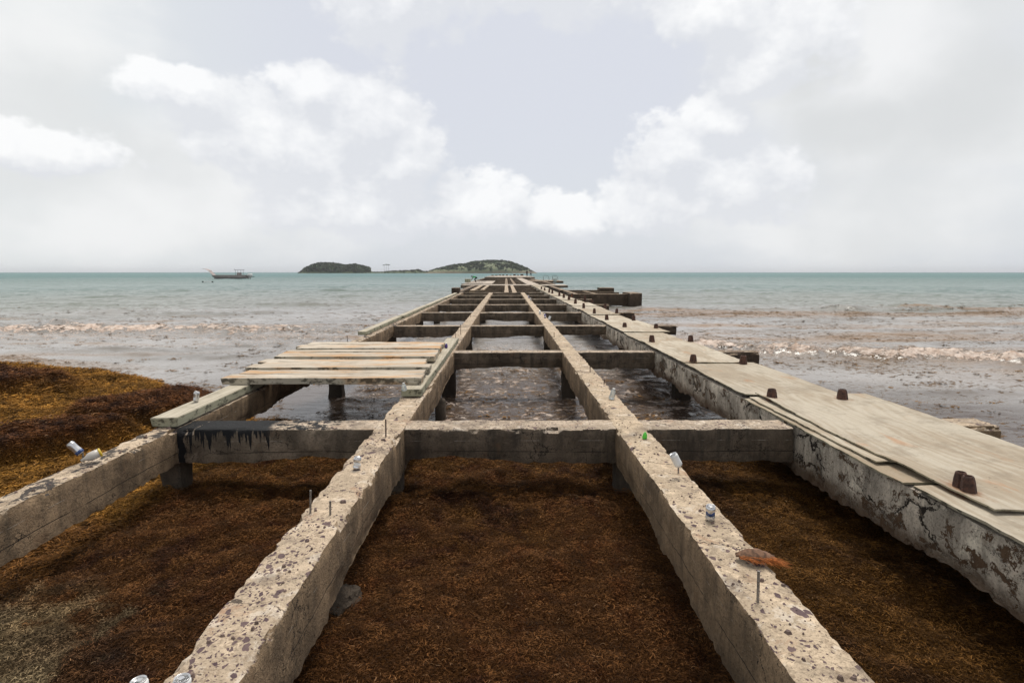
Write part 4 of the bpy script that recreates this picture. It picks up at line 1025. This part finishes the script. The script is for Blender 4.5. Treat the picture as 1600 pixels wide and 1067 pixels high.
for px, lab in ((317, 'small dark float left of a white line in front of the boat'), (332, 'round black float nearest the boat on the water')):
    p = at(px, 441, WZ); e = empty('float', p); tag(e, lab, 'buoy')
    MB().lathe([(0, -.2), (.12, -.15), (.2, .05), (.18, .15), (.07, .24), (0, .25)], 12).build('ball', M['black'], e, True)
    MB().tube([(0, 0, .2), (0, 0, .32)], .03, 6).build('eye', M['rod'], e)
a, b = at(318, 441, WZ), at(331, 441, WZ)
tag(MB().tube([a+(b-a)*(i/12)+Vector((0, .15*math.sin(i*1.3), .05)) for i in range(13)], .10, 6).build('float_line', M['white'], None, True), 'white line lying on the water between the two dark floats', 'rope')

def person(name, loc, rz, J, label, cols, bent=False):
    # J: joint positions; one skinned body, with shirt and trousers grown over it
    e = empty(name, loc, rz); tag(e, label, 'person')
    def skin(nm, verts, edges, rad, m):
        me = bpy.data.meshes.new(nm); me.from_pydata([tuple(v) for v in verts], edges, []); me.materials.append(m)
        o = bpy.data.objects.new(nm, me); COL.objects.link(o); o.parent = e
        sk = o.modifiers.new('skin', 'SKIN'); sk.use_smooth_shade = True
        for i, r in enumerate(rad):
            d = me.skin_vertices[0].data[i]; d.radius = (r, r) if not isinstance(r, tuple) else r; d.use_root = (i == 0)
        ss = o.modifiers.new('sub', 'SUBSURF'); ss.levels = 1; ss.render_levels = 1
        return o
    v = []; ed = []; rd = []
    def add(p, r, par=None):
        v.append(Vector(p)); rd.append(r)
        if par is not None: ed.append((par, len(v)-1))
        return len(v)-1
    pel = add(J['pelvis'], (.15, .11)); ch = add(J['chest'], (.17, .12), pel); nk = add(J['neck'], .06, ch); hd = add(J['head'], (.085, .10), nk); tp = add(Vector(J['head'])+(Vector(J['head'])-Vector(J['neck'])).normalized()*.10, .07, hd)
    for s in ('l', 'r'):
        sh = add(J['sh'+s], .065, ch); el_ = add(J['el'+s], .045, sh); wr = add(J['wr'+s], .03, el_)
        dr = (Vector(J['wr'+s])-Vector(J['el'+s])).normalized(); pm = add(Vector(J['wr'+s])+dr*.06, (.04, .02), wr)
        sd_ = dr.orthogonal().normalized()
        for i_, (o_, l_) in enumerate(((-.03, .07), (-.01, .085), (.01, .08), (.03, .06))):
            f1_ = add(v[pm]+dr*l_*.6+sd_*o_, .009, pm); add(v[f1_]+dr*l_*.4+dr.cross(sd_)*.012, .008, f1_)
        add(v[wr]+dr*.05+sd_*.055, .010, wr)
        hp = add(J['hp'+s], .09, pel); kn = add(J['kn'+s], .062, hp); an = add(J['an'+s], .04, kn); add(Vector(J['an'+s])+Vector((0, -.15, -.05)), .035, an)
    skin('body', v, ed, rd, cols['skin'])
    hc = Vector(J['head']); hdir = (hc-Vector(J['neck'])).normalized()
    mb = MB().lathe([(0, .115), (.06, .105), (.10, .06), (.112, .0), (.09, -.04)][::-1], 12, Matrix.Translation(hc+hdir*.04+Vector((0, .015, 0)))); mb.build('hair', cols['hair'], e, True)
    fc = hc+Vector((0, -.1, .02))
    MB().lathe([(0, -.012), (.011, 0), (0, .012)], 6, Matrix.Translation(fc+Vector((-.035, 0, .02)))).lathe([(0, -.012), (.011, 0), (0, .012)], 6, Matrix.Translation(fc+Vector((.035, 0, .02)))).box(-.025, .025, -.01, .01, -.055, -.045, M=Matrix.Translation(fc)).build('facial_features', cols['hair'], e)
    MB().lathe([(.016, -.02), (.010, .02), (0, .03)], 6, Matrix.Translation(fc+Vector((0, -.012, -.012)))).build('nose', cols['skin'], e)
    sv = [J['pelvis'], J['chest'], J['neck'], J['shl'], J['ell'], J['shr'], J['elr']]
    skin('shirt', sv, [(0, 1), (1, 2), (1, 3), (3, 4), (1, 5), (5, 6)], [(.16, .12), (.185, .135), .075, .08, .06, .08, .06], cols['shirt'])
    tv = [J['pelvis'], J['hpl'], J['knl'], J['anl'], J['hpr'], J['knr'], J['anr']]
    full = cols.get('long', True)
    if not full: tv[3] = Vector(J['knl'])*.8+Vector(J['anl'])*.2; tv[6] = Vector(J['knr'])*.8+Vector(J['anr'])*.2
    skin('trousers', tv, [(0, 1), (1, 2), (2, 3), (0, 4), (4, 5), (5, 6)], [(.155, .12), .10, .075, .06, .10, .075, .06], cols['trousers'])
def stand(sp=.1, arm=.0):
    return dict(pelvis=(0, 0, .95), chest=(0, .01, 1.32), neck=(0, 0, 1.50), head=(0, -.01, 1.62), shl=(-.19, 0, 1.42), ell=(-.25, .02, 1.13), wrl=(-.24, -.10-arm, .93+arm), shr=(.19, 0, 1.42), elr=(.26, .02, 1.13), wrr=(.24, -.12, .92),
                hpl=(-.09, 0, .90), knl=(-.11-sp*.3, -.03, .50), anl=(-.12-sp*.5, .02, .08), hpr=(.09, 0, .90), knr=(.11+sp*.3, -.02, .50), anr=(.12+sp*.5, .03, .08))
sk1 = simple('brown_skin', (.16, .08, .05), .6); sk2 = simple('tan_skin', (.32, .18, .12), .6)
drk = simple('dark_cloth', (.02, .02, .03), .9, sc=30); lgt = simple('pale_cloth', (.45, .45, .48), .9, sc=30); grn = simple('green_cloth', (.02, .42, .12), .85, sc=30); hr = simple('black_hair', (.012, .01, .009), .8)
person('person', (5.62, 157, .305), R(170), stand(), 'standing person in dark clothes at the far right of the pier', dict(skin=sk1, hair=hr, shirt=drk, trousers=drk))
person('person', (6.65, 157, .305), R(200), stand(.2, .1), 'standing person in pale shirt and dark shorts beside the one in dark clothes', dict(skin=sk2, hair=hr, shirt=lgt, trousers=drk, long=False))
person('person', (-4.7, 88, .032), R(-80), dict(pelvis=(0, .18, .72), chest=(0, -.20, .88), neck=(0, -.38, .88), head=(0, -.50, .86), shl=(-.19, -.25, .87), ell=(-.24, -.38, .62), wrl=(-.15, -.55, .42), shr=(.19, -.25, .87), elr=(.25, -.40, .60), wrr=(.14, -.56, .40),
       hpl=(-.10, .16, .68), knl=(-.15, -.10, .42), anl=(-.14, .10, .08), hpr=(.10, .16, .68), knr=(.15, -.08, .42), anr=(.14, .12, .08)), 'person in a bright green top bending down on the left side of the pier', dict(skin=sk1, hair=hr, shirt=grn, trousers=drk))
bx = plank('wooden_crate', M['timber'], -6.15, -5.3, 86, 86.8, .035, .55, 'x', seed=9); tag(bx, 'weathered box left of the person in green', 'box')
e = empty('hand_rail', (7.4, 104, .06)); tag(e, 'thin metal hand rail loops standing on the far right slab', 'railing')
for x0 in (-.7, .9):
    pts = [(x0, 0, 0), (x0, 0, .75), (x0+.15, 0, .9), (x0+.75, 0, .85), (x0+.95, 0, .6), (x0+1.0, 0, 0)]
    MB().tube(pts, .03, 8).build('rail', M['rodr'], e, True)
e = empty('plastic_bucket', at(867, 440.5, .05)); tag(e, 'white bucket near the rail on the far right', 'bucket')
MB().lathe([(.25, 0), (.32, .5), (.34, .52), (.31, .52), (.25, .05), (0, .05)], 16).build('pail', M['white'], e, True)
MB().tube([(.33*math.cos(t), .05, .5+.22*math.sin(t)) for t in np.linspace(0, math.pi, 9)], .015, 6).build('handle', M['rod'], e, True)
